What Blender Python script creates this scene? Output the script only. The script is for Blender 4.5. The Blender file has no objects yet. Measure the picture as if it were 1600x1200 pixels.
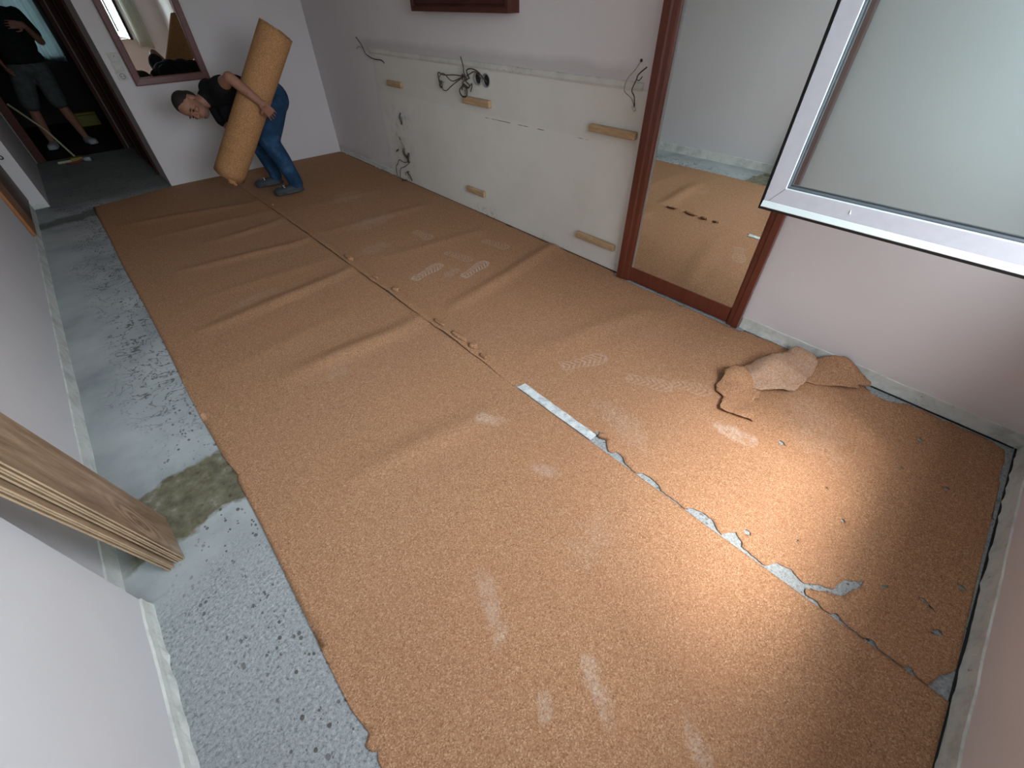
import bpy, bmesh, math, random
from mathutils import Vector, Matrix, noise
from mathutils.geometry import delaunay_2d_cdt
random.seed(7)
S = bpy.context.scene
COL = S.collection

# ------------------------------------------------------------------ camera, world, light
cam_d = bpy.data.cameras.new('camera'); cam = bpy.data.objects.new('camera', cam_d); COL.objects.link(cam)
cam.location = (0, 0, 1.5); cam.rotation_euler = (0.81463, 0.01483, -0.74889)
cam_d.sensor_width = 36; cam_d.lens = 14.684; cam_d.clip_start = 0.02; cam_d.clip_end = 100
S.camera = cam

W = bpy.data.worlds.new('world'); S.world = W; W.use_nodes = True
nt = W.node_tree; nt.nodes.clear()
o = nt.nodes.new('ShaderNodeOutputWorld'); bg = nt.nodes.new('ShaderNodeBackground')
tc = nt.nodes.new('ShaderNodeTexCoord'); sx = nt.nodes.new('ShaderNodeSeparateXYZ'); rp = nt.nodes.new('ShaderNodeValToRGB')
nt.links.new(tc.outputs['Generated'], sx.inputs[0]); nt.links.new(sx.outputs['Z'], rp.inputs[0])
cr = rp.color_ramp
cr.elements[0].position = 0.0; cr.elements[0].color = (0.22, 0.25, 0.25, 1)
cr.elements[1].position = 1.0; cr.elements[1].color = (0.97, 1.0, 1.0, 1)
e = cr.elements.new(0.02); e.color = (0.49, 0.525, 0.56, 1)
e = cr.elements.new(0.5); e.color = (0.71, 0.765, 0.82, 1)
nt.links.new(rp.outputs[0], bg.inputs[0]); bg.inputs[1].default_value = 23.5
nt.links.new(bg.outputs[0], o.inputs[0])

sun_d = bpy.data.lights.new('hazy_sun', 'SUN'); sun = bpy.data.objects.new('hazy_sun', sun_d); COL.objects.link(sun)
sun_d.energy = 6.0; sun_d.angle = math.radians(17); sun_d.color = (1.0, 0.95, 0.87)
_d = Vector((0.16, math.cos(math.radians(65)), -math.sin(math.radians(65))))
sun.rotation_euler = _d.to_track_quat('-Z', 'Y').to_euler()

pd = bpy.data.lights.new('window_portal', 'AREA'); pdo = bpy.data.objects.new('window_portal', pd); COL.objects.link(pdo)
pd.shape = 'RECTANGLE'; pd.size = 2.22; pd.size_y = 1.40; pdo.location = (0.61, -0.84, 1.64); pdo.rotation_euler = (-math.pi/2, 0, math.pi)
pdo.rotation_euler = Vector((0, 1, 0)).to_track_quat('-Z', 'Z').to_euler()
pd.cycles.is_portal = True

S.view_settings.view_transform = 'Standard'; S.view_settings.look = 'None'
S.view_settings.exposure = 0.0; S.view_settings.gamma = 1.0; S.view_settings.use_curve_mapping = False

# ------------------------------------------------------------------ helpers
def tag(o, label=None, cat=None, group=None, kind=None):
    if label: o['label'] = label
    if cat: o['category'] = cat
    if group: o['group'] = group
    if kind: o['kind'] = kind
    return o

def empty(name, loc, label, cat, group=None):
    o = bpy.data.objects.new(name, None); COL.objects.link(o); o.location = loc
    o.empty_display_size = 0.1
    return tag(o, label, cat, group)

def obj(name, bm, mats, parent=None, smooth=False, bevel=0.0, seg=2):
    me = bpy.data.meshes.new(name)
    if isinstance(bm, bmesh.types.BMesh):
        bmesh.ops.recalc_face_normals(bm, faces=bm.faces) if smooth != 'raw' else None
        bm.to_mesh(me); bm.free()
    else:
        me.from_pydata(bm[0], [], bm[1]); me.update()
    if not isinstance(mats, (list, tuple)): mats = [mats]
    for m in mats: me.materials.append(m)
    if smooth:
        for p in me.polygons: p.use_smooth = True
    o = bpy.data.objects.new(name, me); COL.objects.link(o)
    if parent is not None:
        o.parent = parent
        o.matrix_parent_inverse = parent.matrix_basis.inverted()
    if bevel:
        b = o.modifiers.new('bevel', 'BEVEL'); b.width = bevel; b.segments = seg; b.limit_method = 'ANGLE'; b.angle_limit = 0.6
    return o

def struct(name, bm, m, **k):
    o = obj(name, bm, m, **k); o['kind'] = 'structure'; return o

def box(bm, x0, x1, y0, y1, z0, z1, mi=0):
    v = [bm.verts.new(p) for p in ((x0,y0,z0),(x1,y0,z0),(x1,y1,z0),(x0,y1,z0),(x0,y0,z1),(x1,y0,z1),(x1,y1,z1),(x0,y1,z1))]
    for f in ((0,3,2,1),(4,5,6,7),(0,1,5,4),(1,2,6,5),(2,3,7,6),(3,0,4,7)):
        fc = bm.faces.new([v[i] for i in f]); fc.material_index = mi
    return v

def prism(bm, pts, z0, z1):
    a = [bm.verts.new((x, y, z0)) for x, y in pts]; b = [bm.verts.new((x, y, z1)) for x, y in pts]
    n = len(pts)
    bm.faces.new(list(reversed(a))); bm.faces.new(b)
    for i in range(n): bm.faces.new((a[i], a[(i+1) % n], b[(i+1) % n], b[i]))

def tube(bm, pts, r, seg=8, closed=False):
    pts = [Vector(p) for p in pts]; rings = []
    n = len(pts); prev = None
    for i, p in enumerate(pts):
        if closed: t = pts[(i+1) % n] - pts[i-1]
        else: t = pts[min(i+1, n-1)] - pts[max(i-1, 0)]
        t.normalize()
        if prev is None:
            a = t.orthogonal().normalized()
        else:
            a = (prev - t*prev.dot(t)).normalized()
        prev = a; b = t.cross(a)
        rr = r[i] if isinstance(r, (list, tuple)) else r
        rings.append([bm.verts.new(p + rr*(math.cos(k*2*math.pi/seg)*a + math.sin(k*2*math.pi/seg)*b)) for k in range(seg)])
    m = n if closed else n-1
    for i in range(m):
        A = rings[i]; B = rings[(i+1) % n]
        for k in range(seg): bm.faces.new((A[k], A[(k+1) % seg], B[(k+1) % seg], B[k]))
    if not closed:
        bm.faces.new(list(reversed(rings[0]))); bm.faces.new(rings[-1])

def spline(pts, n=6):
    P = [Vector(p) for p in pts]; out = []
    for i in range(len(P)-1):
        p0 = P[max(i-1, 0)]; p1 = P[i]; p2 = P[i+1]; p3 = P[min(i+2, len(P)-1)]
        for k in range(n):
            t = k/n
            out.append(0.5*((2*p1) + (p2-p0)*t + (2*p0-5*p1+4*p2-p3)*t*t + (3*p1-p0-3*p2+p3)*t**3))
    out.append(P[-1]); return out

def ring_frame(bm, corners, prof, inward, depth, mi=None):
    """mitred frame: corners = 4 points (in order), prof = closed [(u inward, d depth)], inward dirs per corner (sum of both edge normals)"""
    rings = []
    for c, w in zip(corners, inward):
        rings.append([bm.verts.new(Vector(c) + Vector(w)*u + Vector(depth)*d) for u, d in prof])
    n = len(prof)
    for i in range(4):
        A = rings[i]; B = rings[(i+1) % 4]
        for k in range(n):
            f = bm.faces.new((A[k], A[(k+1) % n], B[(k+1) % n], B[k]))
            if mi: f.material_index = mi[k]

# ------------------------------------------------------------------ materials
class M:
    def __init__(s, name, rough=0.6, spec=0.4, metal=0.0):
        s.m = bpy.data.materials.new(name); s.m.use_nodes = True; s.t = s.m.node_tree
        s.b = s.t.nodes['Principled BSDF']
        s.b.inputs['Roughness'].default_value = rough; s.b.inputs['Metallic'].default_value = metal
        s.b.inputs['Specular IOR Level'].default_value = spec
        s.tc = s.t.nodes.new('ShaderNodeTexCoord'); s.co = s.tc.outputs['Object']
    def n(s, kind, ins=None, **props):
        nd = s.t.nodes.new('ShaderNode' + kind)
        for k, v in props.items(): setattr(nd, k, v)
        for k, v in (ins or {}).items():
            if hasattr(v, 'is_linked') or isinstance(v, bpy.types.NodeSocket): s.t.links.new(v, nd.inputs[k])
            else: nd.inputs[k].default_value = v
        return nd
    def map(s, scale=(1,1,1), rot=(0,0,0), loc=(0,0,0), src=None):
        return s.n('Mapping', {'Vector': src or s.co, 'Scale': scale, 'Rotation': rot, 'Location': loc}).outputs[0]
    def noise(s, scale, detail=2, rough=0.5, vec=None, dist=0.0):
        return s.n('TexNoise', {'Vector': vec or s.co, 'Scale': scale, 'Detail': detail, 'Roughness': rough, 'Distortion': dist}).outputs[0]
    def voro(s, scale, vec=None, out='Distance', feature='F1', rnd=1.0):
        return s.n('TexVoronoi', {'Vector': vec or s.co, 'Scale': scale, 'Randomness': rnd}, feature=feature).outputs[out]
    def ramp(s, fac, stops, interp='LINEAR'):
        r = s.n('ValToRGB', {'Fac': fac}); r.color_ramp.interpolation = interp
        els = r.color_ramp.elements
        while len(els) < len(stops): els.new(0.5)
        for el, (p, c) in zip(els, stops):
            el.position = p; el.color = (c if isinstance(c, (tuple, list)) else (c, c, c)) + (1,) if not isinstance(c, (float, int)) else (c, c, c, 1)
        return r.outputs[0]
    def math(s, op, a, b=0.0, c=None, clamp=False):
        ins = {0: a, 1: b}
        if c is not None: ins[2] = c
        nd = s.n('Math', ins, operation=op); nd.use_clamp = clamp
        return nd.outputs[0]
    def mix(s, fac, a, b, blend='MIX'):
        nd = s.t.nodes.new('ShaderNodeMix'); nd.data_type = 'RGBA'; nd.blend_type = blend
        for idx, v in ((0, fac), (6, a), (7, b)):
            if isinstance(v, bpy.types.NodeSocket): s.t.links.new(v, nd.inputs[idx])
            elif idx == 0: nd.inputs[0].default_value = v
            else: nd.inputs[idx].default_value = tuple(v) + (1,) if len(v) == 3 else v
        return nd.outputs[2]
    def xyz(s, vec=None):
        nd = s.n('SeparateXYZ', {0: vec or s.co}); return nd.outputs[0], nd.outputs[1], nd.outputs[2]
    def comb(s, x, y, z=0.0):
        return s.n('CombineXYZ', {0: x, 1: y, 2: z}).outputs[0]
    def band(s, v, a, b, soft):
        """1 between a and b"""
        lo = s.n('MapRange', {0: v, 1: a-soft, 2: a+soft}).outputs[0]
        hi = s.n('MapRange', {0: v, 1: b-soft, 2: b+soft, 3: 1.0, 4: 0.0}).outputs[0]
        return s.math('MULTIPLY', lo, hi)
    def color(s, c):
        if isinstance(c, bpy.types.NodeSocket): s.t.links.new(c, s.b.inputs['Base Color'])
        else: s.b.inputs['Base Color'].default_value = tuple(c) + (1,)
        return s
    def rough(s, c): s.t.links.new(c, s.b.inputs['Roughness']); return s
    def bump(s, h, strength=0.3, dist=0.002):
        bp = s.n('Bump', {'Height': h, 'Strength': strength, 'Distance': dist})
        s.t.links.new(bp.outputs[0], s.b.inputs['Normal']); return s

def plain(name, c, rough=0.6, spec=0.4, metal=0.0, var=0.06, scale=40):
    m = M(name, rough, spec, metal)
    f = m.noise(scale, 3)
    lo = tuple(max(0, v*(1-var)) for v in c); hi = tuple(min(1, v*(1+var)) for v in c)
    m.color(m.ramp(f, [(0.3, lo), (0.7, hi)])); return m

def cork_material(name, prints=()):
    m = M(name, 0.85, 0.15)
    v1 = m.voro(330, out='Color'); r1 = m.xyz(v1)[0]
    base = m.ramp(r1, [(0.0, (0.22, 0.105, 0.055)), (0.18, (0.36, 0.19, 0.105)), (0.55, (0.47, 0.27, 0.16)), (0.85, (0.58, 0.365, 0.23)), (1.0, (0.76, 0.55, 0.39))])
    v2 = m.voro(210, out='Color'); r2 = m.xyz(v2)[1]
    base = m.mix(0.30, base, m.ramp(r2, [(0.0, (0.28, 0.14, 0.075)), (0.4, (0.45, 0.255, 0.15)), (1.0, (0.60, 0.38, 0.24))]))
    big = m.noise(2.2, 3, 0.55)
    base = m.mix(m.ramp(big, [(0.35, 0.0), (0.7, 0.22)]), base, (0.50, 0.26, 0.165))
    # dry dust and shoe prints tracked over the cork
    x, y, z = m.xyz()
    total = None
    grain = m.ramp(m.noise(110, 3, 0.75), [(0.38, 0.12), (0.62, 1.0)])
    for (kind, cx, cy, ang, ln, wd, amt) in prints:
        ca, sa = math.cos(ang), math.sin(ang)
        dx = m.math('SUBTRACT', x, cx); dy = m.math('SUBTRACT', y, cy)
        u = m.math('ADD', m.math('MULTIPLY', dx, ca), m.math('MULTIPLY', dy, sa))
        v = m.math('SUBTRACT', m.math('MULTIPLY', dy, ca), m.math('MULTIPLY', dx, sa))
        if kind == 'sole':
            # waist of the sole: half width changes along the length
            un = m.math('DIVIDE', u, ln/2)
            w = m.math('MULTIPLY_ADD', m.math('COSINE', m.math('MULTIPLY', m.math('SUBTRACT', un, 0.55), 3.6)), 0.17*wd/2, 0.84*wd/2)
            vn = m.math('DIVIDE', v, w)
            rr = m.math('ADD', m.math('POWER', m.math('ABSOLUTE', un), 4.5), m.math('POWER', m.math('ABSOLUTE', vn), 3.0))
            ins = m.n('MapRange', {0: rr, 1: 0.85, 2: 1.1, 3: 1.0, 4: 0.0}).outputs[0]
            rim = m.band(rr, 0.55, 1.0, 0.12)
            zig = m.math('ADD', u, m.math('MULTIPLY', m.math('ABSOLUTE', v), 0.9))
            st = m.math('SINE', m.math('MULTIPLY', zig, 2*math.pi/0.031))
            st = m.n('MapRange', {0: st, 1: 0.0, 2: 0.5}).outputs[0]
            pat = m.math('MAXIMUM', m.math('MULTIPLY', rim, 0.75), st)
            a = m.math('MULTIPLY', m.math('MULTIPLY', ins, pat), amt)
        else:
            un = m.math('DIVIDE', u, ln/2); vn = m.math('DIVIDE', v, wd/2)
            rr = m.math('ADD', m.math('MULTIPLY', un, un), m.math('MULTIPLY', vn, vn))
            rr = m.math('ADD', rr, m.math('MULTIPLY', m.math('SUBTRACT', m.noise(17, 4, 0.65), 0.5), 4.2))
            a = m.math('MULTIPLY', m.n('MapRange', {0: rr, 1: 0.1, 2: 1.1, 3: 1.0, 4: 0.0}).outputs[0], amt)
        total = a if total is None else m.math('MAXIMUM', total, a)
    if total is not None:
        base = m.mix(m.math('MULTIPLY', total, grain), base, (0.74, 0.68, 0.64))
    base = m.mix(1.0, base, (0.86, 0.80, 0.74), 'MULTIPLY')
    m.color(base)
    h = m.math('ADD', m.math('MULTIPLY', r1, 0.7), m.noise(120, 2))
    m.bump(h, 0.30, 0.0012)
    return m.m

def wall_material(name, c, var=0.03, bump=0.12):
    m = M(name, 0.8, 0.2)
    f = m.noise(1.3, 4, 0.6)
    col = m.ramp(f, [(0.3, tuple(v*(1-var) for v in c)), (0.7, tuple(min(1, v*(1+var)) for v in c))])
    m.color(col); m.bump(m.noise(160, 3, 0.6), bump, 0.002)
    return m.m

MAT = {}
MAT['wall'] = wall_material('wall_paint', (0.70, 0.655, 0.665))
MAT['wall_left'] = wall_material('wall_paint_sky_tint', (0.66, 0.65, 0.68))  # same wall paint, with bluish skylight put into the colour
MAT['ceiling'] = wall_material('ceiling_paint', (0.70, 0.69, 0.68))
MAT['shade_dark_wall'] = wall_material('wall_with_room_shade', (0.045, 0.038, 0.036))  # near-black: shade of the unlit back room put into the wall colour

def plaster(name='bare_plaster'):
    m = M(name, 0.9, 0.1)
    f = m.noise(9, 5, 0.65)
    c = m.ramp(f, [(0.3, (0.48, 0.49, 0.465)), (0.5, (0.68, 0.70, 0.67)), (0.75, (0.78, 0.80, 0.77))])
    spots = m.ramp(m.noise(34, 4, 0.7), [(0.62, 0.0), (0.70, 0.8)])
    msk = m.ramp(m.noise(5, 2), [(0.45, 0.0), (0.6, 1.0)])
    c = m.mix(m.math('MULTIPLY', spots, msk), c, (0.16, 0.16, 0.15))
    m.color(c); m.bump(m.noise(45, 5, 0.7), 0.6, 0.006)
    return m.m
MAT['plaster'] = plaster()
MAT['dull_trim'] = wall_material('dull_trim_paint', (0.30, 0.275, 0.26))

def right_wall_mat():
    """painted wall: fuzzy grime band above the old furniture line"""
    m = M('wall_paint_right', 0.8, 0.2)
    x, y, z = m.xyz()
    f = m.noise(1.3, 4, 0.6)
    c = m.ramp(f, [(0.3, (0.72, 0.675, 0.69)), (0.7, (0.76, 0.715, 0.73))])
    zn = m.math('MULTIPLY_ADD', m.math('SUBTRACT', m.noise(6, 3), 0.5), 0.05, z)
    g = m.math('MULTIPLY', m.band(zn, 1.10, 1.185, 0.025), m.band(y, 1.62, 4.75, 0.08))
    c = m.mix(m.math('MULTIPLY', g, 0.36), c, (0.30, 0.28, 0.265))
    g2 = m.math('MULTIPLY', m.band(zn, -0.1, 0.10, 0.03), m.ramp(m.noise(3, 3), [(0.4, 0.0), (0.6, 0.5)]))
    c = m.mix(g2, c, (0.52, 0.51, 0.49))
    m.color(c); m.bump(m.noise(160, 3, 0.6), 0.12, 0.002)
    return m.m
MAT['wall_right'] = right_wall_mat()

def panel_mat():
    m = M('unpainted_wall_patch', 0.8, 0.2)
    x, y, z = m.xyz()
    f = m.noise(2.2, 5, 0.65)
    c = m.ramp(f, [(0.3, (0.72, 0.70, 0.655)), (0.7, (0.79, 0.775, 0.735))])
    up = m.band(z, 0.80, 1.09, 0.006)
    c = m.mix(m.math('MULTIPLY', up, 0.20), c, (0.60, 0.555, 0.48))
    # chalk/tile line and thin scratches left by the removed furniture
    ln = m.math('MULTIPLY', m.band(m.math('MULTIPLY_ADD', y, 0.012, z), 0.812, 0.817, 0.0012), m.ramp(m.noise(7, 3), [(0.46, 0.0), (0.52, 1.0)]))
    c = m.mix(m.math('MULTIPLY', ln, m.band(y, 1.85, 3.0, 0.01)), c, (0.22, 0.20, 0.18))
    grime = m.math('MULTIPLY', m.band(z, -0.05, 0.07, 0.03), m.ramp(m.noise(26, 4, 0.7), [(0.5, 0.0), (0.66, 0.9)]))
    c = m.mix(m.math('MULTIPLY', grime, m.ramp(m.noise(1.9, 2), [(0.5, 0.0), (0.62, 0.8)])), c, (0.25, 0.25, 0.23))
    sp = m.math('MULTIPLY', m.band(z, 0.2, 0.7, 0.05), m.band(y, 4.1, 4.5, 0.08))
    c = m.mix(m.math('MULTIPLY', sp, m.ramp(m.noise(14, 4, 0.6), [(0.5, 0.0), (0.75, 0.6)])), c, (0.34, 0.32, 0.30))
    m.color(c); m.bump(m.noise(90, 5, 0.7), 0.35, 0.003)
    return m.m
MAT['panel'] = panel_mat()

def concrete():
    m = M('bare_concrete_screed', 0.7, 0.35)
    x, y, z = m.xyz()
    f = m.noise(2.6, 5, 0.6)
    c = m.ramp(f, [(0.3, (0.29, 0.315, 0.33)), (0.5, (0.41, 0.44, 0.455)), (0.72, (0.50, 0.53, 0.54))])
    near = m.n('MapRange', {0: m.math('MULTIPLY_ADD', m.math('SUBTRACT', m.noise(5, 3), 0.5), 0.5, y), 1: 1.30, 2: 1.12}).outputs[0]
    fine = m.ramp(m.noise(95, 5, 0.8), [(0.36, (0.13, 0.145, 0.155)), (0.47, (0.36, 0.39, 0.41)), (0.60, (0.50, 0.53, 0.55)), (0.70, (0.78, 0.80, 0.80))])
    c = m.mix(m.math('MULTIPLY', near, 0.80), c, fine)
    # adhesive dots, laid in wavering rows by a notched trowel
    dist = m.n('TexNoise', {'Vector': m.co, 'Scale': 3.5, 'Detail': 2.0}).outputs[1]
    dv = m.n('VectorMath', {0: dist, 1: (0.5, 0.5, 0.5)}, operation='SUBTRACT').outputs[0]
    dv = m.n('VectorMath', {0: dv, 3: 0.55}, operation='SCALE').outputs[0]
    wv = m.n('VectorMath', {0: m.co, 1: dv}, operation='ADD').outputs[0]
    wx, wy, wz = m.xyz(wv)
    rows = m.math('SINE', m.math('MULTIPLY', wx, 2*math.pi/0.075))
    rowm = m.n('MapRange', {0: rows, 1: -0.1, 2: 0.3}).outputs[0]
    dots = m.n('TexVoronoi', {'Vector': m.map((1, 0.8, 1), src=m.co), 'Scale': 62.0, 'Randomness': 0.95})
    rc = m.xyz(dots.outputs['Color'])[0]
    thr = m.math('MULTIPLY_ADD', rc, 0.36, 0.05)
    dm = m.n('MapRange', {0: m.math('SUBTRACT', dots.outputs['Distance'], thr), 1: -0.03, 2: 0.05, 3: 1.0, 4: 0.0}).outputs[0]
    side = m.n('MapRange', {0: m.math('MULTIPLY_ADD', m.math('SUBTRACT', m.noise(2.2, 3), 0.5), 0.55, x), 1: -0.50, 2: -0.36}).outputs[0]
    area = m.math('MULTIPLY', side, m.ramp(m.noise(4.0, 2), [(0.33, 0.25), (0.5, 1.0)]))
    dd = m.math('MULTIPLY', m.math('MULTIPLY', dm, rowm), area)
    c = m.mix(m.math('MULTIPLY', dd, 0.85), c, (0.095, 0.088, 0.078))
    # thin curling adhesive lines further back
    far = m.n('MapRange', {0: y, 1: 1.8, 2: 2.4}).outputs[0]
    lines = m.n('MapRange', {0: m.math('ABSOLUTE', m.math('SUBTRACT', m.noise(7, 3, 0.6, dist=1.2), 0.5)), 1: 0.009, 2: 0.022, 3: 1.0, 4: 0.0}).outputs[0]
    gate = m.ramp(m.noise(60, 2), [(0.38, 0.0), (0.48, 1.0)])
    side2 = m.math('MAXIMUM', side, m.math('MULTIPLY', m.n('MapRange', {0: y, 1: 6.1, 2: 6.4}).outputs[0], m.n('MapRange', {0: x, 1: -0.35, 2: -0.1}).outputs[0]))
    c = m.mix(m.math('MULTIPLY', m.math('MULTIPLY', m.math('MULTIPLY', lines, far), m.math('MULTIPLY', side2, gate)), 0.85), c, (0.10, 0.095, 0.085))
    # damp olive patch beside the leaning boards
    yn = m.math('MULTIPLY_ADD', m.math('SUBTRACT', m.noise(9, 4, 0.6), 0.5), 0.16, y)
    yn = m.math('MULTIPLY_ADD', x, -0.10, yn)
    st = m.math('MULTIPLY', m.band(yn, 1.47, 1.80, 0.012), m.band(x, -0.60, 0.0, 0.03))
    stc = m.ramp(m.noise(16, 4, 0.6), [(0.34, (0.070, 0.058, 0.026)), (0.5, (0.14, 0.12, 0.058)), (0.62, (0.20, 0.18, 0.12)), (0.72, (0.34, 0.33, 0.27))])
    c = m.mix(m.math('MULTIPLY', st, 0.88), c, stc)
    yk = m.math('MULTIPLY_ADD', m.math('SUBTRACT', m.noise(6, 4, 0.6), 0.5), 0.25, y)
    ln = m.band(m.math('MULTIPLY_ADD', x, -0.1, yk), 5.62, 5.84, 0.03)
    c = m.mix(m.math('MULTIPLY', ln, 0.75), c, (0.10, 0.105, 0.09))
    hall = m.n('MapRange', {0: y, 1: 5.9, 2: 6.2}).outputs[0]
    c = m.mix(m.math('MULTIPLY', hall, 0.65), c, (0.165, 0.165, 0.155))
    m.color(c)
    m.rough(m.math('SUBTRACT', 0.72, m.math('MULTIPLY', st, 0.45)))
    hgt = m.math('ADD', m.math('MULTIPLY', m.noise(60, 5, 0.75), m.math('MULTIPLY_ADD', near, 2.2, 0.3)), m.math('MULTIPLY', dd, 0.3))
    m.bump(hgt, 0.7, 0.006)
    return m.m
MAT['concrete'] = concrete()

def wood(name, dark, light, scale=(1, 1, 1), rough=0.4, spec=0.5, wscale=6, coat=0.0):
    m = M(name, rough, spec)
    v = m.map(scale)
    n1 = m.noise(wscale, 4, 0.6, vec=v, dist=0.6)
    n2 = m.noise(wscale*9, 3, 0.6, vec=v)
    f = m.math('MULTIPLY_ADD', n2, 0.35, m.math('MULTIPLY', n1, 0.65))
    mid = tuple((a+b)/2 for a, b in zip(dark, light))
    m.color(m.ramp(f, [(0.3, dark), (0.5, mid), (0.68, light)]))
    if coat: m.b.inputs['Coat Weight'].default_value = coat; m.b.inputs['Coat Roughness'].default_value = 0.2
    m.bump(n2, 0.08, 0.001)
    return m.m
MAT['mahogany'] = wood('mahogany_stain', (0.10, 0.022, 0.012), (0.185, 0.043, 0.022), (6, 6, 0.6), 0.35, 0.5, 5, 0.3)
MAT['mahogany_dark'] = wood('dark_mahogany_stain', (0.055, 0.018, 0.015), (0.11, 0.035, 0.026), (6, 0.6, 6), 0.65, 0.25, 5, 0.0)
MAT['plum'] = wood('plum_mahogany_stain', (0.115, 0.032, 0.034), (0.16, 0.05, 0.048), (1, 6, 1), 0.45, 0.4, 5, 0.1)
MAT['pine'] = wood('pine_cleat', (0.36, 0.22, 0.12), (0.58, 0.41, 0.25), (6, 1.2, 9), 0.6, 0.3, 5)
MAT['oak'] = wood('oak_laminate', (0.20, 0.125, 0.075), (0.36, 0.245, 0.155), (7, 7, 0.55), 0.45, 0.4, 3.2)
MAT['oak_edge'] = plain('laminate_edge', (0.36, 0.255, 0.16), 0.8, 0.2, var=0.12, scale=18).m
MAT['orange_wood'] = wood('orange_varnish', (0.27, 0.10, 0.030), (0.42, 0.17, 0.055), (8, 8, 0.6), 0.4, 0.4, 4, 0.2)
MAT['umber'] = wood('umber_varnish', (0.07, 0.03, 0.018), (0.12, 0.055, 0.03), (8, 8, 0.6), 0.45, 0.4, 4)
MAT['dark_floor'] = wood('dark_boards', (0.03, 0.018, 0.015), (0.05, 0.03, 0.025), (1, 5, 1), 0.7, 0.2, 5)
MAT['alu'] = plain('anodised_frame', (0.44, 0.435, 0.475), 0.45, 0.4, 0.1, 0.03).m
MAT['alu_sky_gleam'] = plain('frame_edge_sky_gleam', (0.50, 0.56, 0.56), 0.45, 0.4, 0.0, 0.02).m  # paler copy of the frame aluminium, sky reflection put into the colour
MAT['rubber'] = plain('black_rubber', (0.016, 0.016, 0.018), 0.6, 0.3).m
MAT['gasket'] = plain('grey_gasket', (0.07, 0.085, 0.10), 0.5, 0.4).m
MAT['silver'] = plain('silver_bead', (0.5, 0.52, 0.52), 0.3, 0.5, 0.6).m
MAT['white_plastic'] = plain('white_plastic', (0.56, 0.54, 0.50), 0.45, 0.4, var=0.03).m
MAT['dark_hole'] = plain('box_shadow_plastic', (0.03, 0.03, 0.03), 0.7, 0.2).m
MAT['wire'] = plain('grimy_wire', (0.065, 0.052, 0.042), 0.6, 0.3, var=0.4, scale=90).m
MAT['wire_light'] = plain('pale_wire', (0.28, 0.25, 0.21), 0.6, 0.3, var=0.4, scale=90).m
MAT['tape'] = None
mm = M('plaster_dusted_tape', 0.7, 0.2)
f_ = mm.noise(24, 4, 0.65)
mm.color(mm.ramp(f_, [(0.36, (0.36, 0.41, 0.44)), (0.5, (0.60, 0.65, 0.67)), (0.66, (0.74, 0.78, 0.78))])); mm.bump(mm.noise(60, 3), 0.3, 0.002)
MAT['tape'] = mm.m
MAT['skin'] = plain('skin', (0.31, 0.145, 0.098), 0.55, 0.35, var=0.10, scale=25).m
MAT['skin_face'] = plain('flushed_skin', (0.40, 0.19, 0.14), 0.55, 0.35, var=0.14, scale=22).m
MAT['hair'] = plain('dark_hair', (0.022, 0.018, 0.016), 0.7, 0.3, var=0.3, scale=120).m
MAT['black_cloth'] = plain('black_cotton', (0.013, 0.013, 0.015), 0.9, 0.1, var=0.2, scale=20).m
mm = M('blue_denim', 0.85, 0.15)
f_ = mm.noise(7, 4, 0.6)
cc = mm.ramp(f_, [(0.3, (0.012, 0.030, 0.066)), (0.55, (0.022, 0.060, 0.13)), (0.75, (0.060, 0.125, 0.22))])
mm.color(cc); mm.bump(mm.noise(14, 3, 0.6, vec=mm.map((1, 1, 2.2))), 0.5, 0.02)
MAT['denim'] = mm.m
MAT['croc'] = plain('grey_rubber_clog', (0.050, 0.056, 0.066), 0.6, 0.3).m
MAT['grey_cloth'] = plain('grey_cotton', (0.075, 0.08, 0.078), 0.9, 0.1, var=0.2, scale=20).m
MAT['white_shoe'] = plain('white_canvas', (0.42, 0.42, 0.44), 0.8, 0.2).m
MAT['yellow'] = plain('yellow_plastic', (0.26, 0.21, 0.03), 0.5, 0.4).m
MAT['pale_wood'] = plain('pale_handle', (0.42, 0.40, 0.26), 0.6, 0.3).m
MAT['red_plastic'] = plain('red_plastic', (0.32, 0.03, 0.03), 0.5, 0.4).m
MAT['eye'] = plain('eye_dark', (0.02, 0.015, 0.012), 0.3, 0.5).m

def mirror_mat():
    m = M('mirror_silvering', 0.01, 0.5, 1.0)
    m.color(m.ramp(m.noise(3, 2), [(0.3, (0.83, 0.86, 0.83)), (0.7, (0.84, 0.87, 0.84))])); return m.m
MAT['mirror'] = mirror_mat()

def glass_mat():
    m = bpy.data.materials.new('window_glass'); m.use_nodes = True; t = m.node_tree; t.nodes.clear()
    out = t.nodes.new('ShaderNodeOutputMaterial'); mx = t.nodes.new('ShaderNodeMixShader')
    tr = t.nodes.new('ShaderNodeBsdfTransparent'); gl = t.nodes.new('ShaderNodeBsdfGlossy'); fr = t.nodes.new('ShaderNodeFresnel')
    tr.inputs[0].default_value = (0.86, 0.93, 0.92, 1); gl.inputs[0].default_value = (1, 1, 1, 1); gl.inputs['Roughness'].default_value = 0.0
    fr.inputs[0].default_value = 1.52
    t.links.new(fr.outputs[0], mx.inputs[0]); t.links.new(tr.outputs[0], mx.inputs[1]); t.links.new(gl.outputs[0], mx.inputs[2])
    t.links.new(mx.outputs[0], out.inputs[0]); return m
MAT['glass'] = glass_mat()

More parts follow.
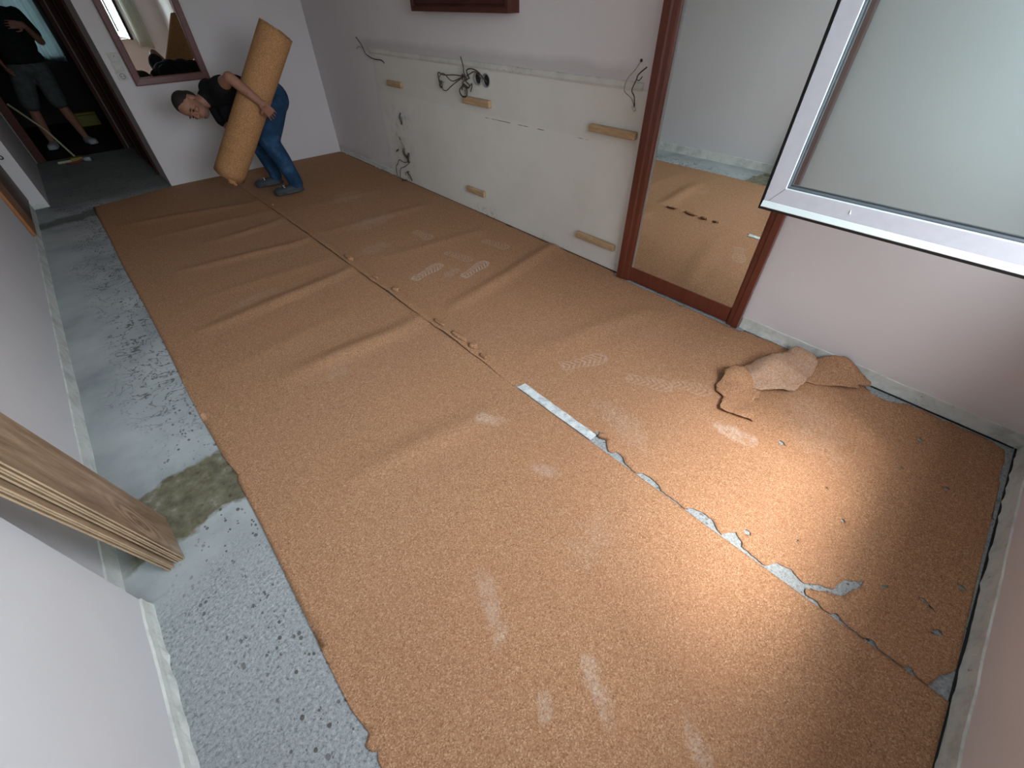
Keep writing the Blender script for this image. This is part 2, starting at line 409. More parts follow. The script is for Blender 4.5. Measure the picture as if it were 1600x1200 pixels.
def curtain_mat(name, tint, sheer):
    m = bpy.data.materials.new(name); m.use_nodes = True; t = m.node_tree; t.nodes.clear()
    out = t.nodes.new('ShaderNodeOutputMaterial'); mx = t.nodes.new('ShaderNodeMixShader')
    df = t.nodes.new('ShaderNodeBsdfDiffuse'); tl = t.nodes.new('ShaderNodeBsdfTranslucent'); ns = t.nodes.new('ShaderNodeTexNoise'); r = t.nodes.new('ShaderNodeValToRGB')
    ns.inputs['Scale'].default_value = 30
    r.color_ramp.elements[0].color = (tint[0]*0.9, tint[1]*0.9, tint[2]*0.9, 1); r.color_ramp.elements[1].color = tint + (1,)
    t.links.new(ns.outputs[0], r.inputs[0]); t.links.new(r.outputs[0], df.inputs[0]); t.links.new(r.outputs[0], tl.inputs[0])
    mx.inputs[0].default_value = 0.5
    t.links.new(df.outputs[0], mx.inputs[1]); t.links.new(tl.outputs[0], mx.inputs[2])
    tp = t.nodes.new('ShaderNodeBsdfTransparent'); m2 = t.nodes.new('ShaderNodeMixShader'); m2.inputs[0].default_value = sheer
    t.links.new(mx.outputs[0], m2.inputs[1]); t.links.new(tp.outputs[0], m2.inputs[2]); t.links.new(m2.outputs[0], out.inputs[0]); return m
MAT['curtain'] = curtain_mat('sheer_curtain', (0.78, 0.80, 0.74), 0.22)
MAT['curtain_blue'] = curtain_mat('grey_blue_curtain', (0.26, 0.32, 0.34), 0.07)

# ------------------------------------------------------------------ the room
YW = -0.67                 # inner face of the window wall
def xr(y): return 2.395 + 0.065*(y-YW)/6.6     # right wall is a touch out of square
def ye(x): return 6.055 - 0.09*(x-0.53)/1.93    # end wall
CEIL = 2.5
PIL = 1.225                # far corner of the projecting wall on the left
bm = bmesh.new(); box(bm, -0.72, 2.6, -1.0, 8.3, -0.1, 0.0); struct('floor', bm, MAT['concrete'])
bm = bmesh.new(); box(bm, -0.9, 1.4, 8.3, 11.2, -0.1, -0.002); struct('floor_back_room', bm, MAT['dark_floor'])
bm = bmesh.new(); box(bm, -0.85, 2.75, -0.95, 11.2, CEIL, CEIL+0.1); struct('ceiling', bm, MAT['ceiling'])

# right wall, end wall
bm = bmesh.new(); prism(bm, [(xr(-0.95), -0.95), (xr(6.2), 6.2), (2.7, 6.2), (2.7, -0.95)], 0, CEIL); struct('wall_right', bm, MAT['wall_right'])
bm = bmesh.new(); prism(bm, [(0.53, 6.055), (0.53, 6.30), (2.7, 6.30), (2.7, ye(2.7))], 0, CEIL); struct('wall_end', bm, MAT['wall'])
# passage right side: plain wall up to the casing, then wall behind the door
bm = bmesh.new(); prism(bm, [(0.53, 6.30), (0.53, 6.62), (0.70, 6.62), (0.70, 6.30)], 0, CEIL); struct('wall_passage_right', bm, MAT['wall'])
bm = bmesh.new(); prism(bm, [(0.545, 6.62), (0.545, 8.42), (0.70, 8.42), (0.70, 6.62)], 0, CEIL); struct('wall_passage_right_back', bm, MAT['shade_dark_wall'])
# left: nib, passage left side
bm = bmesh.new(); box(bm, -0.72, -0.50, 6.26, 8.42, 0, CEIL); struct('wall_passage_left', bm, MAT['wall'])
bm = bmesh.new(); box(bm, -0.80, -0.625, 1.0, 6.26, 0, CEIL); struct('wall_left', bm, MAT['wall_left'])
bm = bmesh.new(); box(bm, -0.80, -0.565, -0.95, PIL, 0, CEIL); struct('wall_left_projection', bm, MAT['wall_left'])
# window wall with its opening
WX0, WX1, WZ0, WZ1 = -0.50, 1.72, 0.93, 2.34
bm = bmesh.new()
box(bm, -0.80, 2.7, -0.85, YW, 0, WZ0); box(bm, -0.80, 2.7, -0.85, YW, WZ1, CEIL)
box(bm, -0.80, WX0, -0.85, YW, WZ0, WZ1); box(bm, WX1, 2.7, -0.85, YW, WZ0, WZ1)
struct('wall_window', bm, MAT['wall'])
# wall above the far doorway and the dim room behind
bm = bmesh.new(); box(bm, -0.50, 0.545, 8.32, 8.42, 2.05, CEIL); struct('wall_over_doorway', bm, MAT['wall'])
bm = bmesh.new(); box(bm, -0.9, -0.72, 8.30, 11.2, 0, CEIL); struct('wall_back_room_left', bm, MAT['shade_dark_wall'])
bm = bmesh.new(); box(bm, 1.25, 1.4, 8.42, 11.2, 0, CEIL); struct('wall_back_room_right', bm, MAT['shade_dark_wall'])
bm = bmesh.new(); box(bm, 0.70, 1.4, 8.30, 8.42, 0, CEIL); struct('wall_back_room_front', bm, MAT['shade_dark_wall'])
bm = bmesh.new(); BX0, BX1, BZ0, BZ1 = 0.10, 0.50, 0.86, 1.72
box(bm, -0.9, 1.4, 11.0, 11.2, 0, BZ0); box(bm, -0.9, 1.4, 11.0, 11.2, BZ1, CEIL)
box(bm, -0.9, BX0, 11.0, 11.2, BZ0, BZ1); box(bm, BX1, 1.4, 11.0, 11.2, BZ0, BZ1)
struct('wall_back_room_end', bm, MAT['shade_dark_wall'])
bm = bmesh.new(); box(bm, BX0+0.001, BX1-0.001, 11.12, 11.126, BZ0+0.001, BZ1-0.001); struct('window_2', bm, MAT['glass'])

# ragged strips of bare plaster where the skirting was pulled off
def strip(name, p0, p1, nrm, h, t, mat, seed=0, step=0.03, rag=0.006, z0=0.0):
    """slab on a wall: from p0 to p1 (xy), nrm = into the room"""
    random.seed(seed); p0 = Vector(p0); p1 = Vector(p1); nrm = Vector(nrm)
    L = (p1-p0).length; n = max(2, int(L/step)); bm = bmesh.new(); R = []
    for i in range(n+1):
        p = p0.lerp(p1, i/n)
        hh = h + rag*1.2*noise.noise(Vector((i*0.21, seed, 0))) + random.uniform(-rag, rag)*0.25
        tb = t + abs(rag*2.2*noise.noise(Vector((i*0.33, seed, 5)))) + random.uniform(0, rag*0.8)
        a = p + nrm*tb; b = p + nrm*(t*0.9); c = p - nrm*0.004
        R.append([bm.verts.new((a.x, a.y, z0)), bm.verts.new((b.x, b.y, z0+hh*0.45)), bm.verts.new((b.x, b.y, z0+hh)), bm.verts.new((c.x, c.y, z0+hh+0.003)), bm.verts.new((c.x, c.y, z0))])
    for i in range(n):
        for k in range(5): bm.faces.new((R[i][k], R[i][(k+1) % 5], R[i+1][(k+1) % 5], R[i+1][k]))
    bm.faces.new(R[0]); bm.faces.new(list(reversed(R[-1])))
    return struct(name, bm, mat)
strip('baseboard_left', (-0.625, PIL), (-0.625, 6.24), (1, 0), 0.085, 0.006, MAT['plaster'], 1, 0.09, 0.004)
strip('baseboard_projection', (-0.565, YW), (-0.565, PIL), (1, 0), 0.062, 0.007, MAT['plaster'], 2)
strip('baseboard_right', (xr(0.60), 0.60), (xr(YW), YW), (-1, 0), 0.068, 0.006, MAT['plaster'], 3)
strip('baseboard_window', (0.3, YW), (2.39, YW), (0, 1), 0.075, 0.006, MAT['plaster'], 4)
strip('baseboard_passage', (-0.625, 6.26), (-0.50, 6.26), (0, -1), 0.05, 0.006, MAT['plaster'], 5)
strip('baseboard_far_right', (xr(5.9), 5.9), (xr(4.62), 4.62), (-1, 0), 0.055, 0.004, MAT['plaster'], 6)
# dark open joint between screed and wall
for i, (pts) in enumerate([((xr(0.6)-0.022, 0.6), (xr(YW)-0.022, YW)), ]):
    bm = bmesh.new(); box(bm, 2.372, 2.382, YW+0.02, 0.56, 0.0005, 0.003); struct('trim_1', bm, MAT['rubber'])
bm = bmesh.new(); box(bm, 0.4, 2.38, YW+0.009, YW+0.016, 0.0005, 0.003); struct('trim_2', bm, MAT['rubber'])
bm = bmesh.new(); prism(bm, [(xr(1.5)-0.010, 1.5), (xr(5.9)-0.010, 5.9), (xr(5.9)-0.001, 5.9), (xr(1.5)-0.001, 1.5)], 0.0005, 0.008); struct('trim_3', bm, MAT['rubber'])

# unpainted patch where built-in furniture stood
def patch():
    bm = bmesh.new(); y0, y1 = 1.46, 4.58
    n = 90; R = []
    for i in range(n+1):
        y = y0 + (y1-y0)*i/n
        top = 1.085 + 0.003*noise.noise(Vector((y*4, 1, 0)))
        x = xr(y)
        yb = y + (0.035 if i == n else 0)
        R.append([bm.verts.new((x-0.006, yb, 0.006)), bm.verts.new((x-0.006, y, top)), bm.verts.new((x+0.002, y, top)), bm.verts.new((x+0.002, yb, 0.006))])
    for i in range(n):
        for k in range(4): bm.faces.new((R[i][k], R[i][(k+1) % 4], R[i+1][(k+1) % 4], R[i+1][k]))
    bm.faces.new(R[0]); bm.faces.new(list(reversed(R[-1])))
    struct('trim_4', bm, MAT['panel'])
patch()
# rough plaster ridge along the top of the patch
def ridge():
    bm = bmesh.new(); y0, y1 = 1.55, 4.62; n = 140; R = []
    for i in range(n+1):
        y = y0 + (y1-y0)*i/n; x = xr(y); t = 0.010 + 0.003*noise.noise(Vector((y*9, 2, 0)))
        zb = 1.083; zt = 1.118 + 0.004*noise.noise(Vector((y*7, 4, 0)))
        R.append([bm.verts.new((x-t, y, zb)), bm.verts.new((x-t-0.004, y, zb+0.012)), bm.verts.new((x-t*0.8, y, zt)), bm.verts.new((x+0.002, y, zt+0.006)), bm.verts.new((x+0.002, y, zb))])
    for i in range(n):
        for k in range(5): bm.faces.new((R[i][k], R[i][(k+1) % 5], R[i+1][(k+1) % 5], R[i+1][k]))
    bm.faces.new(R[0]); bm.faces.new(list(reversed(R[-1])))
    m = M('patchy_ridge_plaster', 0.9, 0.1)
    c = m.ramp(m.noise(8, 4, 0.6), [(0.3, (0.56, 0.53, 0.49)), (0.7, (0.70, 0.675, 0.63))])
    sp = m.ramp(m.noise(40, 3, 0.7), [(0.60, 0.0), (0.68, 0.6)])
    c = m.mix(m.math('MULTIPLY', sp, m.band(m.xyz()[1], 2.35, 2.95, 0.05)), c, (0.2, 0.18, 0.17)); m.color(c); m.bump(m.noise(60, 4, 0.7), 0.5, 0.004)
    struct('trim_5', bm, m.m)
ridge()

# ------------------------------------------------------------------ cork underlay
def seg_d(px, py, a, b):
    ax, ay = a; bx, by = b; dx, dy = bx-ax, by-ay; L2 = dx*dx+dy*dy
    t = ((px-ax)*dx+(py-ay)*dy)/L2
    d = ((px-ax)*dy-(py-ay)*dx)/math.sqrt(L2)
    return t, d
RID_L = [((0.05, 5.12), (1.00, 4.86), .012, .05), ((0.50, 4.18), (1.08, 4.20), .014, .05), ((0.15, 4.62), (0.95, 4.52), .010, .05), ((0.20, 3.78), (1.08, 3.62), .016, .045), ((0.18, 3.25), (0.95, 3.20), .007, .05),
         ((0.10, 2.84), (1.06, 2.90), .020, .050), ((0.02, 2.35), (0.7, 2.40), .006, .06), ((0.30, 2.05), (1.06, 1.99), .022, .055), ((0.22, 1.22), (0.86, 1.10), .014, .06)]
RID_R = [((1.25, 3.68), (2.10, 3.60), .010, .05), ((1.40, 2.90), (2.12, 2.76), .011, .055), ((1.40, 1.99), (2.42, 2.12), .028, .050), ((1.38, 1.27), (2.10, 1.09), .014, .065),
         ((1.75, 0.98), (2.42, 0.95), .010, .07), ((1.3, 4.4), (2.0, 4.3), .006, .05)]
def hgt(x, y, ridges, side):
    z = 0.0022 + 0.0022*noise.noise(Vector((x*1.6, y*1.3, side*7)))+ 0.0006*noise.noise(Vector((x*9, y*9, side)))
    for a, b, amp, sg in ridges:
        t, d = seg_d(x, y, a, b)
        if -0.35 < t < 1.35 and abs(d) < 0.3:
            w = 1.0
            if t < 0: w = math.exp(-(t/0.13)**2)
            elif t > 1: w = math.exp(-((t-1)/0.10)**2)
            w *= 0.55 + 0.45*math.sin(math.pi*min(max(t, 0), 1)) if side == 0 else 0.5+0.5*min(max(t, 0), 1)
            d += 0.012*noise.noise(Vector((x*3, y*3, 3)))
            z += 0.85*amp*w*math.exp(-(d/(sg*1.1))**2)
    # the two edges push up against each other along the seam
    env = min(max((y-1.15)/0.5, 0), 1)*min(max((5.2-y)/0.8, 0), 1)
    dx = abs(x-1.075)
    if side == 0: z += 0.019*env*math.exp(-(dx/0.095)**1.5)
    else: z += env*(0.024*math.exp(-(dx/0.095)**1.5)+0.006*math.exp(-(dx/0.03)**2)*(0.3+0.9*noise.noise(Vector((y*6, 3, 1))))) + 0.0015*math.exp(-(dx/0.03)**2) + 0.005*env*math.exp(-(dx/0.045)**2)
    return max(z, 0.0012)

def ragged(pts, step=0.016, amp=0.0045, closed=True):
    out = []; n = len(pts)
    for i in range(n if closed else n-1):
        a = Vector(pts[i]); b = Vector(pts[(i+1) % n]); L = (b-a).length; k = max(1, int(L/step)); d = (b-a)/max(L, 1e-6); q = Vector((-d.y, d.x))
        for j in range(k):
            out.append(tuple(a + (b-a)*j/k + (q*random.uniform(-amp, amp) if j else Vector((0, 0)))))
    if not closed: out.append(tuple(pts[-1]))
    return out
def sheet(name, outer, holes, ridges, side, mat, g=0.026, label='', zoff=0.0):
    xs = [p[0] for p in outer]; ys = [p[1] for p in outer]
    def inside(px, py, poly):
        c = False; n = len(poly)
        for i in range(n):
            x0, y0 = poly[i]; x1, y1 = poly[(i+1) % n]
            if (y0 > py) != (y1 > py) and px < (x1-x0)*(py-y0)/(y1-y0)+x0: c = not c
        return c
    V = []; E = []
    for poly in [outer]+holes:
        b = len(V); V += [Vector(p) for p in poly]; E += [(b+i, b+(i+1) % len(poly)) for i in range(len(poly))]
    x = min(xs)+g/2
    nx = int((max(xs)-min(xs))/g); ny = int((max(ys)-min(ys))/g)
    for i in range(nx+1):
        for j in range(ny+1):
            px = min(xs)+(i+0.5)*g; py = min(ys)+(j+0.5)*g+(g/2 if i % 2 else 0)
            if inside(px, py, outer): V.append(Vector((px, py)))
    vo, eo, fo = delaunay_2d_cdt(V, E, [], 0, 1e-6)[:3]
    vv = [(v.x, v.y, zoff+hgt(v.x, v.y, ridges, side)) for v in vo]
    ff = []
    for f in fo:
        cx = sum(vo[k].x for k in f)/3; cy = sum(vo[k].y for k in f)/3
        if inside(cx, cy, outer) and not any(inside(cx, cy, h) for h in holes): ff.append(list(f))
    o = obj(name, (vv, ff), mat, smooth=True)
    # upward normals
    if o.data.polygons[0].normal.z < 0: o.data.flip_normals()
    s = o.modifiers.new('thickness', 'SOLIDIFY'); s.thickness = 0.0028; s.offset = 1.0
    return o

prints_R = [('sole', 1.435, 2.485, 0.20, 0.30, 0.105, .8), ('sole', 1.745, 2.52, -1.35, 0.27, 0.09, .40), ('sole', 1.71, 2.27, 0.22, 0.29, 0.105, .9), ('sole', 2.09, 2.48, -1.35, 0.27, 0.10, .45),
            ('sole', 1.77, 3.04, -1.5, 0.24, 0.10, .5), ('sole', 1.47, 1.03, -0.45, 0.28, 0.10, .45), ('sole', 1.585, 0.69, -1.1, 0.24, 0.10, .35), ('sole', 1.71, 0.52, -1.15, 0.20, 0.10, .28),
            ('dust', 1.575, 0.23, -1.35, 0.20, 0.10, .55), ('dust', 1.55, 2.35, 0.3, 0.14, 0.09, .30), ('dust', 1.6, 3.6, 0.2, 0.5, 0.25, .22), ('dust', 1.75, 4.35, 0.3, 0.4, 0.3, .22), ('dust', 1.35, 3.1, 0.2, 0.35, 0.15, .2),
            ('dust', 1.9, 0.0, 0.6, 0.5, 0.25, .16), ('dust', 1.25, 0.62, 1.3, 0.35, 0.15, .22)]
prints_L = [('dust', 0.81, 1.07, -0.9, 0.18, 0.08, .50), ('dust', 0.80, 0.68, -1.2, 0.16, 0.07, .35), ('dust', 0.29, 0.46, 1.1, 0.22, 0.07, .35), ('dust', 0.245, 0.34, 0.3, 0.09, 0.05, .45),
            ('dust', 0.36, 0.06, 1.15, 0.22, 0.06, .5), ('dust', 0.21, 0.12, 0.9, 0.08, 0.05, .4), ('dust', 0.45, -0.22, 1.2, 0.16, 0.06, .4), ('dust', 0.45, 1.9, 0.3, 0.2, 0.12, .15), ('dust', 0.35, 3.0, 0.2, 0.4, 0.1, .15), ('dust', 0.7, 0.35, 0.2, 0.3, 0.15, .12)]
MAT['cork_R'] = cork_material('cork_granules_right', prints_R)
MAT['cork_L'] = cork_material('cork_granules_left', prints_L)
MAT['cork'] = cork_material('cork_granules')
MAT['cork_pale'] = cork_material('cork_granules_dusty', [('dust', 2.15, 0.25, 0.0, 1.4, 1.0, .40)])

random.seed(11)
YEND = 5.93
outer_L = []
y = -0.655
while y < YEND-0.3:
    outer_L.append((1.064+random.uniform(-0.001, 0.001), y)); y += 0.12
outer_L += [(1.064, ye(1.064)-0.012), (0.60, ye(0.60)-0.02), (0.30, 5.99), (-0.19, 5.89)]
y = 5.6
while y > -0.6:
    outer_L.append((-0.19+0.012*noise.noise(Vector((y*1.1, 0, 9))), y)); y -= 0.15
    if abs(y-1.56) < 0.08: outer_L.append((-0.172, 1.57))
    if abs(y-0.39) < 0.08: outer_L += [(-0.185, 0.415), (-0.207, 0.40), (-0.200, 0.375), (-0.186, 0.365)]
outer_L.append((-0.19, -0.655))
sheetL = sheet('cork_underlay', outer_L, [], RID_L, 0, MAT['cork_L'])
tag(sheetL, 'left strip of cork underlay, its long straight edge beside the bare concrete', 'cork underlay', 'cork underlay strips on the floor')

edge = [(1.105, 1.13), (1.108, 0.90), (1.106, 0.68), (1.135, 0.664), (1.124, 0.62), (1.112, 0.60), (1.092, 0.585), (1.076, 0.56), (1.080, 0.545), (1.101, 0.53), (1.095, 0.50), (1.073, 0.47), (1.068, 0.41), (1.086, 0.395), (1.092, 0.36), (1.086, 0.31), (1.069, 0.29),
        (1.068, 0.18), (1.088, 0.165), (1.104, 0.12), (1.100, 0.08), (1.076, 0.05), (1.070, 0.03), (1.105, 0.012), (1.120, -0.002), (1.106, -0.018), (1.098, -0.035), (1.080, -0.042), (1.074, -0.10), (1.072, -0.13), (1.095, -0.143), (1.114, -0.155), (1.118, -0.175), (1.127, -0.2), (1.114, -0.222), (1.108, -0.245),
        (1.144, -0.290), (1.158, -0.322), (1.190, -0.326), (1.222, -0.340), (1.262, -0.384), (1.238, -0.384), (1.210, -0.368), (1.182, -0.360), (1.150, -0.345), (1.128, -0.300), (1.094, -0.258),
        (1.074, -0.265), (1.078, -0.30), (1.067, -0.315), (1.068, -0.345), (1.085, -0.358), (1.072, -0.378), (1.067, -0.44), (1.083, -0.458), (1.068, -0.475), (1.067, -0.545), (1.084, -0.56), (1.067, -0.575), (1.067, -0.605), (1.12, -0.622), (1.17, -0.652)]
outer_R = [(1.084, ye(1.084)-0.012)]
random.seed(5); y = 5.7
while y > 1.22:
    w = 0.010*noise.noise(Vector((y*2.3, 4, 0)))
    outer_R.append((1.058+w*0.8+random.uniform(-0.004, 0.004), y)); y -= random.choice((0.03, 0.05, 0.08))
for a, b in ((2.377, 0.018), (1.537, 0.02), (1.40, 0.012)):
    pass
outer_R.append((1.060, 1.160)); outer_R += edge[:3]+ragged(edge[3:], 0.009, 0.0028, False)
rb = [(1.5, -0.646), (1.8, -0.640), (2.1, -0.637), (2.14, -0.628), (2.25, -0.634), (2.33, -0.625), (2.352, -0.58)]
outer_R += rb
random.seed(9); y = -0.54
while y < 0.56:
    base = 2.362 if y < -0.05 else 2.362+0.02*min((y+0.05)/0.3, 1)
    w = random.uniform(-0.010, 0.006) - 0.03*max(0, noise.noise(Vector((y*4, 8, 0))))
    if -0.24 < y < -0.10: w -= 0.03
    outer_R.append((base+w, y)); y += 0.035
outer_R += [(2.352, 0.58), (2.36, 1.50), (xr(1.52)-0.012, 1.53)]
y = 1.8
while y < 5.7:
    outer_R.append((xr(y)-0.011+0.003*noise.noise(Vector((y*5, 1, 1))), y)); y += 0.2
outer_R.append((xr(5.9)-0.014, ye(2.45)-0.012))
def blobh(cx, cy, r, n=7, st=1.0, ang=0.0):
    out = []
    for i in range(n):
        a = 2*math.pi*i/n; rr = r*random.uniform(0.7, 1.2)
        u, v = rr*math.cos(a)*st, rr*math.sin(a)
        out.append((cx+u*math.cos(ang)-v*math.sin(ang), cy+u*math.sin(ang)+v*math.cos(ang)))
    return out
random.seed(21)
holes = [blobh(1.148, -0.030, .013), blobh(1.457, -0.259, .009), blobh(1.569, -0.162, .005), blobh(1.673, 0.058, .013, 8, 1.3, .8), blobh(2.139, -0.36, .010, 7, 1.5, .3), blobh(1.902, -0.345, .006), blobh(1.912, -0.496, .008, 7, 1.5, -.5), blobh(1.252, -0.171, .004),
         blobh(1.478, -0.618, .009, 7, 1.6, 1.2), blobh(1.252, -0.59, .010, 7, 2.0, -.6), [(1.335, -0.520), (1.346, -0.537), (1.336, -0.556), (1.318, -0.578), (1.326, -0.556), (1.334, -0.539)],
         [(1.285, -0.425), (1.310, -0.445), (1.300, -0.447), (1.283, -0.432)]]
sheetR = sheet('cork_underlay', outer_R, holes, RID_R, 1, MAT['cork_R'], zoff=0.0004)
tag(sheetR, 'right strip of cork underlay with torn seam edge and shoe prints, under the big mirror', 'cork underlay', 'cork underlay strips on the floor')

# curled crumbs along the seam (torn tongues of the right strip)
def tongue(cx, cy, L, Wd, ang, lift, seed):
    random.seed(seed); bm = bmesh.new(); n = 6; rows = []
    ca, sa = math.cos(ang), math.sin(ang)
    for i in range(n+1):
        t = i/n; u = L*(t-0.5); row = []
        hw = Wd/2*(1-0.5*abs(2*t-1)**2)*random.uniform(0.85, 1.1)
        for j in range(4):
            v = hw*(j/3*2-1); z = 1.5*lift*math.sin(math.pi*j/3*0.8)*(0.5+0.7*t) + 0.003
            x = cx+u*ca-v*sa; y = cy+u*sa+v*ca
            row.append(bm.verts.new((x, y, hgt(x, y, RID_R, 1)+z+0.002)))
        rows.append(row)
    for i in range(n):
        for j in range(3): bm.faces.new((rows[i][j], rows[i+1][j], rows[i+1][j+1], rows[i][j+1]))
    o = obj('torn_tongue', bm, MAT['cork'], sheetR, smooth=True)
    s = o.modifiers.new('thickness', 'SOLIDIFY'); s.thickness = 0.0025; s.offset = 1
    return o
for k, (cx, cy, L, Wd, a, lf) in enumerate([(1.100, 1.535, .055, .040, -1.2, .018), (1.105, 2.372, .06, .04, -1.3, .018), (1.085, 1.43, .05, .022, -1.5, .012), (1.092, 1.66, .12, .035, -1.5, .010),
        (1.10, 3.05, .08, .04, -1.4, .012), (1.095, 3.00, .05, .03, -1.0, .014), (1.09, 4.58, .05, .03, -1.2, .012), (1.122, 0.625, .05, .025, -1.1, .016), (1.090, 1.85, .10, .025, -1.55, .008), (1.09, 2.62, .07, .02, -1.5, .009)]):
    tongue(cx, cy, L, Wd, a, lf, k)

# big torn flap by the right wall: folded pieces lying on the strip
def crumple(name, pts, hfun, g=0.02, parent=None, label=None):
    random.seed(len(pts)); pts = ragged(pts)
    V = [Vector(p) for p in pts]; E = [(i, (i+1) % len(pts)) for i in range(len(pts))]
    xs = [p[0] for p in pts]; ys = [p[1] for p in pts]
    def inside(px, py):
        c = False; n = len(pts)
        for i in range(n):
            x0, y0 = pts[i]; x1, y1 = pts[(i+1) % n]
            if (y0 > py) != (y1 > py) and px < (x1-x0)*(py-y0)/(y1-y0)+x0: c = not c
        return c
    x = min(xs)
    while x < max(xs):
        y = min(ys)
        while y < max(ys):
            if inside(x, y): V.append(Vector((x, y)))
            y += g
        x += g
    vo, eo, fo = delaunay_2d_cdt(V, E, [], 0, 1e-6)[:3]
    vv = [(v.x, v.y, hfun(v.x, v.y)) for v in vo]
    ff = [list(f) for f in fo if inside(sum(vo[k].x for k in f)/3, sum(vo[k].y for k in f)/3)]
    o = obj(name, (vv, ff), MAT['cork_pale' if label and 'pale' in label else 'cork'], parent, smooth=True)
    if o.data.polygons[0].normal.z < 0: o.data.flip_normals()
    s = o.modifiers.new('thickness', 'SOLIDIFY'); s.thickness = 0.003; s.offset = 1
    if label: o['label'] = label
    return o
def fz(x, y): return hgt(x, y, RID_R, 1)+0.005
crumple('torn_flap', [(1.905, 0.462), (1.87, 0.44), (1.80, 0.44), (1.765, 0.42), (1.75, 0.375), (1.70, 0.36), (1.655, 0.345), (1.66, 0.32), (1.695, 0.195), (1.76, 0.225), (1.80, 0.262), (1.845, 0.262), (1.86, 0.25), (1.925, 0.262), (1.98, 0.27), (2.0, 0.33), (1.95, 0.42)],
        lambda x, y: fz(x, y)+0.006+0.065*math.exp(-(((x-1.93)/0.09)**2+((y-0.40)/0.10)**2))+0.010*max(0, (1.80-x)/0.14)+0.009*noise.noise(Vector((x*15, y*15, 0))), 0.02, sheetR, 'folded cork piece with a cracked lower edge')
crumple('torn_flap', [(1.86, 0.43), (1.93, 0.425), (2.02, 0.40), (2.13, 0.355), (2.20, 0.315), (2.30, 0.285), (2.355, 0.245), (2.345, 0.19), (2.31, 0.15), (2.24, 0.135), (2.17, 0.135), (2.10, 0.135), (2.02, 0.150), (2.0, 0.17), (1.96, 0.205), (1.945, 0.225), (1.90, 0.26), (1.88, 0.33)],
        lambda x, y: fz(x, y)+0.022+0.062*math.exp(-(((x-2.10)/0.16)**2+((y-0.30)/0.10)**2))+0.035*math.exp(-((x-2.32)/0.05)**2)+0.022*noise.noise(Vector((x*11, y*11, 3)))+0.006*noise.noise(Vector((x*30, y*30, 3))), 0.02, sheetR, 'pale torn cork tongue folded back over the strip')
crumple('torn_flap', [(2.16, 0.20), (2.27, 0.235), (2.345, 0.20), (2.372, 0.10), (2.376, 0.0), (2.376, -0.09), (2.35, -0.10), (2.30, -0.06), (2.285, -0.065), (2.22, 0.03), (2.17, 0.11)],
        lambda x, y: fz(x, y)+0.004+0.085*max(0, min(1, (x-2.20)/0.17))**1.3*math.exp(-((y-0.06)/0.11)**2)+0.005*noise.noise(Vector((x*10, y*10, 6))), 0.02, sheetR, 'cork corner curling up against the wall')

# plaster tape over the open seam
def tape():
    bm = bmesh.new(); n = 24; R = []
    for i in range(n+1):
        t = i/n; y = 1.140 - 0.485*t; xl = 1.064 + 0.001*math.sin(t*9); xq = 1.112 - 0.004*t + 0.001*math.sin(t*23)
        if i == 0: xl += 0.0; y0 = 1.150; y1 = 1.128
        z = 0.0075 + 0.001*noise.noise(Vector((t*5, 0, 0)))
        dy = -0.01*(1-t)
        R.append([bm.verts.new((xl, y, z+0.0016)), bm.verts.new(((xl*2+xq)/3, y+dy*0.5, z+0.0005)), bm.verts.new(((xl+2*xq)/3, y+dy*0.7, z)), bm.verts.new((xq, y+dy, z+0.002))])
    for i in range(n):
        for k in range(3): bm.faces.new((R[i][k], R[i+1][k], R[i+1][k+1], R[i][k+1]))
    o = obj('adhesive_tape', bm, MAT['tape'], smooth=False)
    s = o.modifiers.new('t', 'SOLIDIFY'); s.thickness = 0.0012; s.offset = 1
    return tag(o, 'whitish dusty strip of tape bridging the open seam between the two cork strips', 'tape')
tape()

# ------------------------------------------------------------------ big mirror on the right wall
def big_mirror():
    r = empty('wall_mirror', (2.39, 1.04, 0.0), 'tall mirror in a red-brown wooden frame standing against the right wall', 'mirror')
    x0 = 2.395
    bm = bmesh.new(); box(bm, x0-0.012, x0-0.002, 0.66, 1.40, 0.10, 1.98); obj('mirror_glass', bm, MAT['mirror'], r)
    def stile(ya, yb, n):
        # moulded stile: flat face with a raised outer bead
        bm = bmesh.new(); s = 1 if yb > ya else -1
        w = abs(yb-ya); pr = [(0, 0), (0, 0.030), (0.010*0+0.004, 0.034), (w*0.45, 0.034), (w*0.55, 0.028), (w*0.80, 0.026), (w*0.92, 0.022), (w, 0.012), (w, 0)]
        A = [bm.verts.new((x0-d, ya+s*u, 0.004)) for u, d in pr]; B = [bm.verts.new((x0-d, ya+s*u, 2.06)) for u, d in pr]
        for i in range(len(pr)): bm.faces.new((A[i], A[(i+1) % len(pr)], B[(i+1) % len(pr)], B[i]))
        bm.faces.new(A); bm.faces.new(list(reversed(B)))
        obj('stile', bm, MAT['mahogany'], r)
    stile(1.485, 1.385, 0); stile(0.602, 0.675, 1)
    bm = bmesh.new(); box(bm, x0-0.016, x0-0.001, 0.676, 1.384, 0.008, 0.106); obj('bottom_rail', bm, MAT['mahogany'], r, bevel=0.002)
    bm = bmesh.new(); box(bm, x0-0.024, x0-0.001, 0.676, 1.384, 1.97, 2.06); obj('top_rail', bm, MAT['mahogany'], r, bevel=0.002)
    bm = bmesh.new(); box(bm, x0-0.015, x0-0.0125, 1.372, 1.384, 0.107, 1.969); o = obj('bead', bm, MAT['silver'], r); o['label'] = 'pale strip along the glass'
big_mirror()

